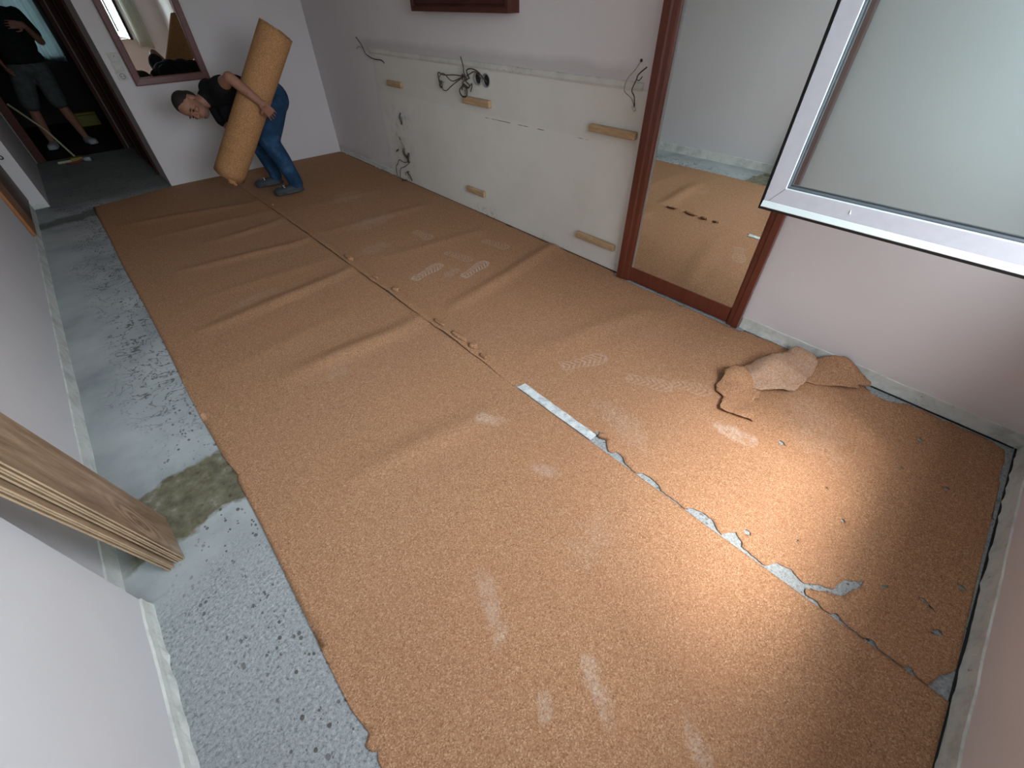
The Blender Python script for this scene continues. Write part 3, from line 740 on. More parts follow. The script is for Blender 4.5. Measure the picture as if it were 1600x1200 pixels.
# framed mirror on the end wall
def end_mirror():
    r = empty('wall_mirror', (0.99, 6.03, 0.88), 'plum wooden framed mirror on the end wall above the bending man, reflecting the window', 'mirror')
    X0, X1, Z0, Z1 = 0.672, 1.318, 0.885, 1.95
    def yy(x, d): return 6.012 - d
    cs = [(X0, Z0), (X1, Z0), (X1, Z1), (X0, Z1)]; inn = [(1, 1), (-1, 1), (-1, -1), (1, -1)]
    prof = [(0, 0), (0, 0.028), (0.006, 0.032), (0.052, 0.030), (0.060, 0.020), (0.060, 0)]
    bm = bmesh.new(); R = []
    for (x, z), (sx_, sz_) in zip(cs, inn):
        R.append([bm.verts.new((x+sx_*u, yy(x+sx_*u, d), z+sz_*u)) for u, d in prof])
    for i in range(4):
        A, B = R[i], R[(i+1) % 4]
        for k in range(6): bm.faces.new((A[k], A[(k+1) % 6], B[(k+1) % 6], B[k]))
    obj('frame', bm, MAT['plum'], r)
    bm = bmesh.new(); a, b = X0+0.058, X1-0.058
    pts = [(a, yy(a, 0.001)), (b, yy(b, 0.001)), (b, yy(b, 0.016)), (a, yy(a, 0.016))]
    lo = [bm.verts.new((x, y, Z0+0.058)) for x, y in pts]; hi = [bm.verts.new((x, y, Z1-0.058)) for x, y in pts]
    bm.faces.new(lo); bm.faces.new(hi)
    for i in range(4): bm.faces.new((lo[i], lo[(i+1) % 4], hi[(i+1) % 4], hi[i]))
    obj('mirror_glass', bm, MAT['mirror'], r)
end_mirror()

# switches and socket on the end wall
def switch_stack():
    r = empty('switch_panel', (0.615, 6.07, 0.93), 'white column of two switches over a socket beside the end wall mirror', 'switch')
    for i, (z, knd) in enumerate(((1.105, 's'), (1.035, 's'), (0.965, 'o'))):
        x = 0.618-0.004*i; y = ye(x)
        bm = bmesh.new(); box(bm, x-0.039, x+0.039, y-0.010, y+0.002, z-0.033, z+0.033)
        p = obj('plate', bm, MAT['white_plastic'], r, bevel=0.003)
        if knd == 's':
            bm = bmesh.new(); box(bm, x-0.028, x+0.028, y-0.016, y-0.009, z-0.024, z+0.024); obj('rocker', bm, MAT['white_plastic'], p, bevel=0.002)
            if i == 0:
                bm = bmesh.new(); bmesh.ops.create_uvsphere(bm, u_segments=10, v_segments=6, radius=0.004, matrix=Matrix.Translation((x+0.004, y-0.0165, z+0.008))); obj('indicator', bm, MAT['dark_hole'], p)
        else:
            bm = bmesh.new()
            tube(bm, [(x+0.020*math.cos(a*math.pi/10), y-0.011, z+0.020*math.sin(a*math.pi/10)) for a in range(20)], 0.0022, 6, True); obj('socket_rim', bm, MAT['gasket'], p)
            bm = bmesh.new(); bmesh.ops.create_cone(bm, cap_ends=True, segments=20, radius1=0.018, radius2=0.018, depth=0.002, matrix=Matrix.Translation((x, y-0.0105, z)) @ Matrix.Rotation(math.pi/2, 4, 'X')); obj('socket_well', bm, MAT['white_plastic'], p)
            for s in (-1, 1):
                bm = bmesh.new(); bmesh.ops.create_cone(bm, cap_ends=True, segments=10, radius1=0.004, radius2=0.004, depth=0.002, matrix=Matrix.Translation((x+s*0.0095, y-0.0122, z)) @ Matrix.Rotation(math.pi/2, 4, 'X')); obj('pin_hole', bm, MAT['dark_hole'], p)
switch_stack()

# dark slatted wall cabinet, only its lower edge in the picture
def wall_cabinet():
    r = empty('wall_cabinet', (2.35, 3.08, 1.395), 'dark red wooden slatted cabinet high on the right wall', 'wall cabinet')
    y0, y1, z0, z1 = 2.545, 3.63, 1.395, 1.86
    xw = 2.434
    bm = bmesh.new(); box(bm, xw-0.085, xw-0.006, y0+0.03, y1-0.03, z0+0.03, z1-0.03); obj('body', bm, MAT['mahogany_dark'], r)
    bm = bmesh.new(); xf = xw-0.105
    box(bm, xf, xw-0.003, y0, y0+0.03, z0, z1); box(bm, xf, xw-0.003, y1-0.03, y1, z0, z1)
    box(bm, xf, xw-0.003, y0+0.03, y1-0.03, z0, z0+0.03); box(bm, xf, xw-0.003, y0+0.03, y1-0.03, z1-0.03, z1)
    obj('frame', bm, MAT['mahogany_dark'], r, bevel=0.003)
    for i in range(14):
        z = z0+0.045+i*0.028
        bm = bmesh.new()
        v = [(xf+0.004, z), (xf+0.018, z+0.018), (xf+0.022, z+0.016), (xf+0.008, z-0.002)]
        A = [bm.verts.new((x, y0+0.03, zz)) for x, zz in v]; B = [bm.verts.new((x, y1-0.03, zz)) for x, zz in v]
        bm.faces.new(A); bm.faces.new(B)
        for k in range(4): bm.faces.new((A[k], A[(k+1) % 4], B[(k+1) % 4], B[k]))
        obj('slat', bm, MAT['mahogany_dark'], r)
wall_cabinet()

# pine cleats screwed to the wall
cleats = [(4.35, 4.10, 0.880, 0.045, .03, 'small pine cleat high on the patch, the farthest of five, below the far cable end'), (3.175, 2.845, 0.876, 0.050, .032, 'pine cleat directly below the tangled wires and round junction boxes'),
          (1.875, 1.53, 0.870, 0.043, .036, 'longest pine cleat with a knotty swirl, high up beside the big mirror'), (3.22, 2.972, 0.192, 0.050, .03, 'short pine cleat low on the wall near the middle of the patch'),
          (1.897, 1.555, 0.178, 0.044, .034, 'long pale pine cleat low on the wall beside the foot of the big mirror')]
for (ya, yb, z, h, d, lab) in cleats:
    bm = bmesh.new(); x = xr((ya+yb)/2)-0.006
    box(bm, x-d, x, yb, ya, z-h/2, z+h/2)
    o = obj('wooden_cleat', bm, MAT['pine'], None, bevel=0.009, seg=3); tag(o, lab, 'wooden cleat', 'pine cleats on the right wall')

# round junction boxes
for i, (y, z, lab) in enumerate(((2.985, 1.025, 'open round junction box beside the tangled wires, the one farther from the mirror'), (2.885, 1.020, 'open round junction box with a wire running into it, the one nearer the mirror'))):
    x = xr(y)-0.006
    r = empty('junction_box', (x, y, z), lab, 'junction box', 'round junction boxes over the pine cleat')
    bm = bmesh.new(); n = 24; prof = [(0.043, 0.0), (0.043, -0.014), (0.038, -0.014), (0.034, -0.0005), (0.0, -0.0005)]
    rr = []
    for (rad, dx) in prof[:-1]: rr.append([bm.verts.new((x+dx, y+rad*math.cos(2*math.pi*k/n), z+rad*math.sin(2*math.pi*k/n))) for k in range(n)])
    for a in range(len(rr)-1):
        for k in range(n): bm.faces.new((rr[a][k], rr[a][(k+1) % n], rr[a+1][(k+1) % n], rr[a+1][k]))
    obj('rim', bm, MAT['silver'], r)
    bm = bmesh.new(); bmesh.ops.create_cone(bm, cap_ends=True, segments=24, radius1=0.0335, radius2=0.0335, depth=0.002, matrix=Matrix.Translation((x-0.0015, y, z)) @ Matrix.Rotation(math.pi/2, 4, 'Y')); obj('opening', bm, MAT['dark_hole'], r)

# loose wires
def wires(name, label, sets, group='loose wires on the right wall'):
    c = sets[0][0][0]
    r = empty(name, c, label, 'wires', group)
    for pts, rad, mt in sets:
        bm = bmesh.new(); tube(bm, spline(pts, 6), rad, 6); obj('wire', bm, MAT[mt], r, smooth=True)
    return r
X = xr(3.1)-0.008
w3 = wires('wire_bundle', 'tangled knot of stripped wires left of the round junction boxes', [
    ([(X, 3.13, 1.00), (X-.03, 3.12, 1.05), (X-.04, 3.11, 1.09), (X-.05, 3.12, 1.15)], .004, 'wire'),
    ([(X, 3.10, 1.02), (X-.05, 3.06, 1.07), (X-.05, 3.00, 1.085), (X-.04, 2.94, 1.07), (X-.02, 2.90, 1.03), (X-.005, 2.885, 1.01)], .004, 'wire'),
    ([(X-.01, 3.11, 1.03), (X-.05, 3.03, 1.05), (X-.05, 2.96, 1.07), (X-.03, 2.92, 1.03)], .0035, 'wire'),
    ([(X, 3.13, 1.02), (X-.04, 3.22, 1.03), (X-.05, 3.36, 1.02), (X-.04, 3.44, 1.03), (X-.03, 3.46, 0.99), (X-.02, 3.44, 0.95)], .004, 'wire'),
    ([(X-.01, 3.14, 1.03), (X-.05, 3.25, 0.99), (X-.05, 3.36, 1.03), (X-.05, 3.43, 0.99), (X-.02, 3.45, 0.93)], .0035, 'wire'),
    ([(X-.01, 3.16, 1.02), (X-.05, 3.26, 0.96), (X-.05, 3.34, 0.92), (X-.03, 3.42, 0.92), (X-.01, 3.45, 0.94)], .0035, 'wire'),
    ([(X-.01, 3.17, 1.00), (X-.03, 3.14, 1.04), (X-.04, 3.09, 1.0), (X-.04, 3.05, 0.98), (X-.03, 3.08, 0.96), (X-.03, 3.14, 0.98), (X-.03, 3.16, 0.94)], .005, 'wire'),
    ([(X-.01, 3.08, 1.02), (X-.05, 3.12, 0.99), (X-.05, 3.07, 0.96), (X-.03, 3.03, 0.99), (X-.04, 3.04, 0.94)], .0045, 'wire'),
    ([(X-.02, 3.155, 0.97), (X-.04, 3.18, 0.935), (X-.04, 3.15, 0.900), (X-.04, 3.10, 0.905), (X-.04, 3.085, 0.94), (X-.03, 3.11, 0.965), (X-.02, 3.15, 0.96)], .005, 'wire'),
    ([(X-.01, 3.13, 0.95), (X-.02, 3.14, 0.915), (X-.03, 3.12, 0.925), (X-.03, 3.13, 0.94)], .004, 'wire_light'),
    ([(X-.005, 3.46, 0.97), (X-.02, 3.465, 0.945), (X-.02, 3.45, 0.925)], .008, 'wire'),
    ([(X-.005, 3.435, 0.965), (X-.02, 3.430, 0.95)], .008, 'wire_light')])
X = xr(4.6)-0.004
wires('wire_end', 'single bent cable end at the far top corner of the unpainted patch', [
    ([(X, 4.38, 1.02), (X-.02, 4.39, 1.045), (X-.03, 4.52, 1.05), (X-.04, 4.63, 1.08), (X-.04, 4.66, 1.12), (X-.04, 4.70, 1.16), (X-.05, 4.74, 1.20)], .0042, 'wire'),
    ([(X-.04, 4.66, 1.12), (X-.04, 4.74, 1.13), (X-.04, 4.80, 1.11)], .003, 'wire_light')])
X = xr(1.6)-0.008
wires('wire_end', 'pair of thin wires rising from a plug hole beside the big mirror', [
    ([(X, 1.585, 1.01), (X-.02, 1.600, 1.05), (X-.03, 1.645, 1.08), (X-.03, 1.640, 1.13), (X-.02, 1.60, 1.18), (X, 1.59, 1.213)], .0022, 'wire_light'),
    ([(X, 1.585, 1.01), (X-.03, 1.575, 1.06), (X-.04, 1.59, 1.09), (X-.05, 1.565, 1.14), (X-.06, 1.55, 1.165), (X-.07, 1.50, 1.20)], .0032, 'wire'),
    ([(X-.05, 1.565, 1.14), (X-.06, 1.54, 1.14), (X-.06, 1.525, 1.158)], .0026, 'wire'),
    ([(X+.001, 1.595, 1.008), (X-.010, 1.585, 1.004), (X-.014, 1.570, 0.995)], .007, 'white_plastic')])
bm = bmesh.new(); bmesh.ops.create_uvsphere(bm, u_segments=10, v_segments=8, radius=0.008, matrix=Matrix.Translation((xr(1.59)-0.001, 1.59, 1.216)))
o = obj('cable_hole_plug', bm, MAT['rubber'], smooth=True); tag(o, 'small black plug in the wall where a thin wire ends beside the mirror', 'plug')
X = xr(4.2)-0.007
wires('wire_end', 'short frayed wire in a slit at mid height on the far part of the patch', [
    ([(X, 4.23, 0.65), (X-.012, 4.24, 0.61), (X-.008, 4.23, 0.58), (X, 4.25, 0.55)], .006, 'wire'), ([(X, 4.22, 0.62), (X-.012, 4.20, 0.585), (X-.012, 4.21, 0.55)], .004, 'wire_light')])
wires('wire_bundle', 'looping wires and clips low on the far part of the patch', [
    ([(X, 4.33, 0.40), (X-.02, 4.30, 0.44), (X-.02, 4.26, 0.38), (X-.012, 4.26, 0.30), (X, 4.27, 0.27)], .004, 'wire_light'),
    ([(X, 4.28, 0.33), (X-.02, 4.26, 0.29), (X, 4.24, 0.25)], .012, 'wire'),
    ([(X, 4.20, 0.30), (X-.03, 4.18, 0.26), (X-.02, 4.20, 0.22)], .010, 'wire'),
    ([(X, 4.22, 0.27), (X-.02, 4.22, 0.22), (X-.02, 4.30, 0.20), (X-.02, 4.38, 0.21), (X-.02, 4.43, 0.16), (X-.02, 4.48, 0.12), (X-.02, 4.49, 0.03)], .0035, 'wire'),
    ([(X, 4.20, 0.22), (X-.03, 4.26, 0.17), (X-.03, 4.36, 0.13), (X-.02, 4.41, 0.08), (X-.02, 4.43, 0.03)], .0035, 'wire'),
    ([(X, 4.40, 0.30), (X-.012, 4.42, 0.28)], .007, 'wire')])
wires('wire_end', 'short hooked wire stub at floor level, lowest of the wires', [
    ([(X, 4.26, 0.11), (X-.03, 4.24, 0.12), (X-.03, 4.20, 0.09), (X-.02, 4.19, 0.04)], .006, 'wire'), ([(X, 4.34, 0.06), (X-.02, 4.30, 0.10), (X-.02, 4.26, 0.10), (X-.02, 4.23, 0.05)], .003, 'wire_light'),
    ([(X-.02, 4.30, 0.022), (X-.06, 4.33, 0.024)], .009, 'wire')])

# ------------------------------------------------------------------ window, open sash, curtain
def window():
    bm = bmesh.new()
    cs = [(WX0, -0.72, WZ0), (WX1, -0.72, WZ0), (WX1, -0.72, WZ1), (WX0, -0.72, WZ1)]
    ring_frame(bm, cs, [(0, 0), (0, 0.06), (0.05, 0.06), (0.05, 0)], [(1,0,1), (-1,0,1), (-1,0,-1), (1,0,-1)], (0, -1, 0))
    struct('window_1', bm, MAT['alu'])
    bm = bmesh.new(); box(bm, 0.47, 0.53, -0.78, -0.72, WZ0+0.05, WZ1-0.05); struct('window_mullion', bm, MAT['alu'])
    r = bpy.data.objects.new('window_sash_fixed', None); COL.objects.link(r); r['kind'] = 'structure'; r.location = (0, -0.74, 1.0)
    bm = bmesh.new(); cs = [(WX0+0.052, -0.722, WZ0+0.052), (0.468, -0.722, WZ0+0.052), (0.468, -0.722, WZ1-0.052), (WX0+0.052, -0.722, WZ1-0.052)]
    ring_frame(bm, cs, [(0, 0), (0, 0.045), (0.06, 0.045), (0.06, 0)], [(1,0,1), (-1,0,1), (-1,0,-1), (1,0,-1)], (0, -1, 0)); obj('frame', bm, MAT['alu'], r)
    bm = bmesh.new(); box(bm, WX0+0.11, 0.41, -0.745, -0.739, WZ0+0.11, WZ1-0.11); obj('pane', bm, MAT['glass'], r)
window()
bm = bmesh.new(); box(bm, WX0-0.05, WX1+0.05, YW-0.04, YW+0.035, WZ0-0.03, WZ0-0.002); struct('window_sill', bm, MAT['white_plastic'], bevel=0.004)

def open_sash():
    XS = 1.55; y0, y1, z0, z1 = -0.64, 0.475, 0.971, 2.24
    r = empty('window_sash', (XS, -0.62, 0.962), 'open aluminium window sash swung into the room, its glass in front of the right wall', 'window sash')
    cs = [(XS, y1, z0), (XS, y0, z0), (XS, y0, z1), (XS, y1, z1)]
    inn = [(0,-0.80,1), (0,0.80,1), (0,0.80,-1), (0,-0.80,-1)]
    # aluminium profile: bevel, flat face, thin arris; edge gleam put into the colour
    bm = bmesh.new()
    prof = [(0.0, 0.055), (0.0, 0.004), (0.003, 0.0), (0.064, 0.0), (0.066, 0.0008), (0.067, 0.004), (0.067, 0.055)]
    ring_frame(bm, cs, prof, inn, (1, 0, 0), mi=[0, 1, 0, 1, 1, 0, 0])
    obj('frame', bm, [MAT['alu'], MAT['alu_sky_gleam']], r)
    bm = bmesh.new(); ring_frame(bm, cs, [(-0.010, 0.036), (-0.010, 0.004), (-0.0006, 0.000), (-0.0003, 0.036)], inn, (1, 0, 0)); o = obj('outer_seal', bm, MAT['rubber'], r); o['label'] = 'black rubber seal'
    bm = bmesh.new(); ring_frame(bm, cs, [(0.0672, 0.003), (0.0705, 0.003), (0.073, 0.010), (0.073, 0.026), (0.0672, 0.026)], inn, (1, 0, 0)); o = obj('glazing_gasket', bm, MAT['gasket'], r); o['label'] = 'dark grey glazing gasket'
    bm = bmesh.new(); box(bm, XS+0.012, XS+0.018, y0+0.055, y1-0.055, z0+0.069, z1-0.069); o = obj('pane', bm, MAT['glass'], r); o['label'] = 'clear glass pane'
    bm = bmesh.new(); pr = [(0.0, 0.001), (-0.006, 0.001), (-0.0075, 0.003), (-0.001, 0.018), (0.0, 0.019)]
    A = [bm.verts.new((XS+d, y1-0.001, z0+u)) for d, u in pr]; B = [bm.verts.new((XS+d, y0, z0+u)) for d, u in pr]
    bm.faces.new(A); bm.faces.new(list(reversed(B)))
    for k in range(5): bm.faces.new((A[k], A[(k+1) % 5], B[(k+1) % 5], B[k]))
    o = obj('bottom_lip', bm, MAT['alu_sky_gleam'], r); o['label'] = 'sloping lip, sky gleam in its colour'
    for zz in (1.10, 2.08):
        bm = bmesh.new(); box(bm, XS+0.004, XS+0.03, YW-0.02, y0-0.001, zz-0.03, zz+0.03); obj('hinge', bm, MAT['alu'], r, bevel=0.004)
    # mitre joint line at the near visible corner and a paint fleck
    bm = bmesh.new(); tube(bm, [(XS-0.0002, y1-0.017, z0+0.021), (XS-0.0002, y1-0.051, z0+0.064)], 0.0006, 6); obj('mitre_joint', bm, MAT['gasket'], r)
    bm = bmesh.new(); tube(bm, [(XS-0.0003, 0.235, z0+0.050), (XS-0.0003, 0.232, z0+0.040)], [0.0010, 0.0026], 6); o = obj('paint_fleck', bm, MAT['white_plastic'], r); o['label'] = 'white paint fleck'
open_sash()

def curtain(name, x0, x1, y, z0, z1, amp, n, label, mat, taper=0.0, group=None):
    bm = bmesh.new(); A = []; rows = 14; cols = n*8
    for j in range(rows+1):
        z = z0+(z1-z0)*j/rows; row = []
        for i in range(cols+1):
            t = i/cols; sh = taper*(1-j/rows)
            xx = x0+sh+(x1-x0-sh)*t
            row.append(bm.verts.new((xx, y+amp*math.sin(t*n*2*math.pi+0.4*math.sin(j*0.6)), z+0.02*math.sin(t*5)*(1 if j == 0 else 0))))
        A.append(row)
    for j in range(rows):
        for i in range(cols): bm.faces.new((A[j][i], A[j][i+1], A[j+1][i+1], A[j+1][i]))
    o = obj(name, bm, mat, smooth=True)
    s = o.modifiers.new('t', 'SOLIDIFY'); s.thickness = 0.0015
    return tag(o, label, 'curtain', group)
curtain('curtain', 1.80, 2.03, -0.615, 0.78, 2.32, 0.016, 5, 'white curtain drawn aside next to the near window, seen in the end wall mirror', MAT['curtain'])
curtain('curtain', 0.06, 0.51, 10.95, 0.80, 1.76, 0.018, 5, 'pale curtain glowing in front of the window of the dark back room', MAT['curtain_blue'])

# ------------------------------------------------------------------ doors and casings at the far end
def casing(name, boxes, mat, kind='structure'):
    bm = bmesh.new()
    for b in boxes: box(bm, *b)
    return struct(name, bm, mat, bevel=0.003)
# right side of the passage: casing, closed door, second casing
casing('door_1_frame', [(0.508, 0.545, 6.62, 6.72, 0.0, 2.10), (0.508, 0.545, 7.56, 7.66, 0.0, 2.10), (0.508, 0.545, 6.72, 7.56, 2.02, 2.10)], MAT['mahogany_dark'])
bm = bmesh.new(); box(bm, 0.52, 0.543, 6.722, 7.558, 0.008, 2.018); d = struct('door_1', bm, MAT['mahogany_dark'])
casing('door_2_frame', [(0.44, 0.545, 8.30, 8.42, 0.0, 2.05), (-0.50, -0.40, 8.30, 8.42, 0.0, 2.05), (-0.40, 0.44, 8.32, 8.42, 1.98, 2.05)], MAT['mahogany_dark'])
bm = bmesh.new(); box(bm, 0.478, 0.492, 8.275, 8.298, 0.0, 2.0); struct('trim_6', bm, MAT['dull_trim'])
bm = bmesh.new(); box(bm, -0.499, -0.488, 8.272, 8.298, 0.0, 2.0); struct('trim_7', bm, MAT['dull_trim'])
# left wall: orange varnished casing and dark door near the corner
bm = bmesh.new(); box(bm, -0.624, -0.600, 5.07, 5.42, 0.10, 2.10); struct('door_3_frame', bm, MAT['orange_wood'], bevel=0.004)
bm = bmesh.new(); box(bm, -0.624, -0.607, 5.421, 6.20, 0.10, 2.06); struct('door_3', bm, MAT['umber'])
# small black hook on the nib
r = empty('coat_hook', (-0.575, 6.25, 0.46), 'small black wire hook on the white wall end left of the passage', 'hook')
bm = bmesh.new(); tube(bm, spline([(-0.585, 6.259, 0.475), (-0.585, 6.235, 0.478), (-0.565, 6.225, 0.475), (-0.56, 6.225, 0.455), (-0.575, 6.235, 0.447), (-0.59, 6.257, 0.449)], 5), 0.004, 6); obj('hook_wire', bm, MAT['rubber'], r, smooth=True)

# ------------------------------------------------------------------ laminate boards leaning on the left
def boards():
    L = Vector((-0.004, -0.242, 0.968)).normalized()
    Wd = Vector((0, 1, 0)); Wd = (Wd - L*Wd.dot(L)).normalized()
    N = Wd.cross(L).normalized()
    if N.x < 0: N = -N
    spots = [(-0.4335, 1.322, k, 0) for k in range(7)]
    place = ['front face toward the cork with a visible knot', 'second from the front', 'third from the front', 'fourth from the front', 'fifth, slightly set back behind the dark gap', 'sixth, behind the gap', 'rearmost, closest to the wall']
    T = 0.0058; P = 0.0074
    for i, (x, y, k, sl) in enumerate(spots):
        base = Vector((x, y, 0.003)) - N*(P*k + (0.003 if k > 3 else 0)) - Wd*(0.016 if k > 3 else 0.0) + Wd*(0.003, 0.0, 0.004, 0.001, 0.0, 0.004, 0.001)[k] + L*((0.0, 0.003, 0.001, 0.004, 0.018, 0.014, 0.010)[k])
        ln = 1.285; w = 0.193
        r = empty('laminate_board', base, 'oak laminate board in the leaning stack, ' + place[i], 'laminate board', 'oak laminate boards leaning on the left wall')
        bm = bmesh.new()
        prof = [(0.0015, 0), (0, T*0.3), (0, T*0.92), (w, T*0.92), (w, T*0.3), (w-0.0015, 0)]
        a = [bm.verts.new(base + Wd*u - N*(T-d)) for u, d in prof]; b = [bm.verts.new(base + Wd*u - N*(T-d) + L*ln) for u, d in prof]
        for q in range(len(prof)): bm.faces.new((a[q], a[(q+1) % len(prof)], b[(q+1) % len(prof)], b[q]))
        bm.faces.new(a); bm.faces.new(list(reversed(b)))
        obj('core', bm, MAT['oak_edge'], r)
        bm = bmesh.new()
        c = [base + Wd*u - N*(T*(1-d)) + L*v for d in (0.925, 1.0) for u, v in ((0, 0), (w, 0), (w, ln), (0, ln))]
        vs = [bm.verts.new(p) for p in c]
        for f in ((0,1,2,3), (4,5,6,7), (0,1,5,4), (1,2,6,5), (2,3,7,6), (3,0,4,7)): bm.faces.new([vs[q] for q in f])
        obj('wear_layer', bm, MAT['oak_face'], r)
mo = M('oak_wear_layer', 0.42, 0.4)
# grain runs up the board; a knot with rings round it low on the face
vx = mo.map((1, 1, 1), rot=(-0.25, 0, 0))
px, py, pz = mo.xyz(vx)
vec = mo.comb(mo.math('MULTIPLY', px, 0.3), py, mo.math('MULTIPLY', pz, 0.12))
n1 = mo.noise(22, 4, 0.6, vec=vec, dist=0.8)
n2 = mo.noise(150, 3, 0.6, vec=vec)
ox, oy, oz = mo.xyz()
kd = mo.math('ADD', mo.math('POWER', mo.math('DIVIDE', mo.math('SUBTRACT', oy, 1.325), 0.028), 2.0), mo.math('POWER', mo.math('DIVIDE', mo.math('SUBTRACT', oz, 0.27), 0.09), 2.0))
kd = mo.math('SQRT', kd)
rings = mo.math('MULTIPLY', mo.math('SINE', mo.math('MULTIPLY', kd, 9.0)), mo.n('MapRange', {0: kd, 1: 0.3, 2: 2.6, 3: 0.16, 4: 0.0}).outputs[0])
ff_ = mo.math('ADD', mo.math('ADD', mo.math('MULTIPLY', n1, 0.72), mo.math('MULTIPLY', n2, 0.28)), rings)
cc = mo.ramp(ff_, [(0.34, (0.155, 0.098, 0.060)), (0.48, (0.26, 0.172, 0.110)), (0.62, (0.37, 0.262, 0.178))])
cc = mo.mix(mo.n('MapRange', {0: kd, 1: 0.12, 2: 0.35, 3: 0.8, 4: 0.0}).outputs[0], cc, (0.06, 0.035, 0.022))
mo.color(cc); mo.bump(n2, 0.1, 0.001)
MAT['oak_face'] = mo.m
boards()

# ------------------------------------------------------------------ people
def cone_seg(bm, p0, r0, p1, r1, seg=14):
    p0 = Vector(p0); p1 = Vector(p1); d = (p1-p0)
    if d.length > 1e-6:
        t = d.normalized(); a = t.orthogonal().normalized(); b = t.cross(a)
        A = [bm.verts.new(p0+r0*(math.cos(2*math.pi*k/seg)*a+math.sin(2*math.pi*k/seg)*b)) for k in range(seg)]
        B = [bm.verts.new(p1+r1*(math.cos(2*math.pi*k/seg)*a+math.sin(2*math.pi*k/seg)*b)) for k in range(seg)]
        for k in range(seg): bm.faces.new((A[k], A[(k+1) % seg], B[(k+1) % seg], B[k]))
        bm.faces.new(list(reversed(A))); bm.faces.new(B)
    for p, r in ((p0, r0), (p1, r1)):
        bmesh.ops.create_icosphere(bm, subdivisions=2, radius=r, matrix=Matrix.Translation(p))
def chain(bm, pts):
    for (p0, r0), (p1, r1) in zip(pts[:-1], pts[1:]): cone_seg(bm, p0, r0, p1, r1)
def ellip(bm, c, axes, radii):
    m = Matrix((axes[0], axes[1], axes[2])).transposed().to_4x4()
    m = Matrix.Translation(c) @ m @ Matrix.Diagonal((radii[0], radii[1], radii[2], 1))
    bmesh.ops.create_icosphere(bm, subdivisions=3, radius=1.0, matrix=m)
def solid(name, bm, mat, parent, voxel=0.01, smooth_it=6, label=None):
    bmesh.ops.recalc_face_normals(bm, faces=bm.faces)
    me = bpy.data.meshes.new(name); bm.to_mesh(me); bm.free()
    tmp = bpy.data.objects.new('tmp', me); COL.objects.link(tmp)
    r = tmp.modifiers.new('r', 'REMESH'); r.mode = 'VOXEL'; r.voxel_size = voxel; r.use_smooth_shade = True
    s = tmp.modifiers.new('s', 'SMOOTH'); s.iterations = smooth_it; s.factor = 0.5
    dg = bpy.context.evaluated_depsgraph_get(); dg.update()
    me2 = bpy.data.meshes.new_from_object(tmp.evaluated_get(dg)); me2.name = name
    bpy.data.objects.remove(tmp, do_unlink=True)
    me2.materials.clear(); me2.materials.append(mat)
    for p in me2.polygons: p.use_smooth = True; p.material_index = 0
    o = bpy.data.objects.new(name, me2); COL.objects.link(o); o.parent = parent; o.matrix_parent_inverse = parent.matrix_basis.inverted()
    if label: o['label'] = label
    return o

# the cork roll held by the worker
def roll():
    B0 = Vector((0.898, 4.86, 0.285)); T0 = Vector((1.615, 4.545, 1.292))
    ax = (T0-B0).normalized(); Ln = (T0-B0).length
    a = ax.cross(Vector((0, 0, 1))).normalized(); b = ax.cross(a).normalized()
    bm = bmesh.new(); n = 150; turns = 3.2; R1 = 0.132; R0 = 0.105; m = 20
    G = []
    th0 = math.radians(200)
    for i in range(n+1):
        t = i/n; ang = th0 + turns*2*math.pi*t; rad = R1 - (R1-R0)*t
        col = []
        for j in range(m+1):
            u = j/m
            e0 = -0.004*noise.noise(Vector((ang*2, 0, t)))*2 ; 
            col.append(bm.verts.new(B0 + ax*(Ln*u + (e0 if j in (0, m) else 0)) + (rad*1.04*math.cos(ang))*a + (rad*0.97*math.sin(ang))*b))
        G.append(col)
    for i in range(n):
        for j in range(m): bm.faces.new((G[i][j], G[i+1][j], G[i+1][j+1], G[i][j+1]))
    o = obj('cork_roll', bm, MAT['cork_roll'], smooth=True)
    s = o.modifiers.new('t', 'SOLIDIFY'); s.thickness = 0.003
    tag(o, 'rolled-up cork underlay held tilted by the bending man', 'cork roll')
    # torn rag end hanging at the bottom
    bm = bmesh.new(); rows = []
    base = B0 + a*0.0
    for i in range(7):
        t = i/6; row = []
        for j in range(5):
            v = j/4-0.5
            ang = math.radians(-12)+v*0.5
            p = B0 + a*(0.134*math.cos(ang)) - b*(0.134*math.sin(ang)) - ax*(-0.01+0.055*t*(0.6+0.6*random.random())) + Vector((0.03*t, 0, 0))
            row.append(bm.verts.new(p))
        rows.append(row)
    for i in range(6):
        for j in range(4): bm.faces.new((rows[i][j], rows[i+1][j], rows[i+1][j+1], rows[i][j+1]))
    q = obj('torn_end', bm, MAT['cork_roll'], o, smooth=True); s = q.modifiers.new('t', 'SOLIDIFY'); s.thickness = 0.003; q['label'] = 'ragged torn end'
    return B0, ax, a, b
mk = M('cork_roll_surface', 0.85, 0.15)
g_ = mk.xyz(mk.voro(260, out='Color'))[0]
mk.color(mk.mix(mk.ramp(mk.noise(4, 3), [(0.35, 0.0), (0.7, 0.3)]), mk.ramp(g_, [(0.0, (0.29, 0.13, 0.050)), (0.5, (0.42, 0.21, 0.090)), (1.0, (0.56, 0.32, 0.16))]), (0.48, 0.26, 0.125))); mk.bump(g_, 0.2, 0.001)
MAT['cork_roll'] = mk.m
random.seed(3)
RB, RAX, RA, RBB = roll()

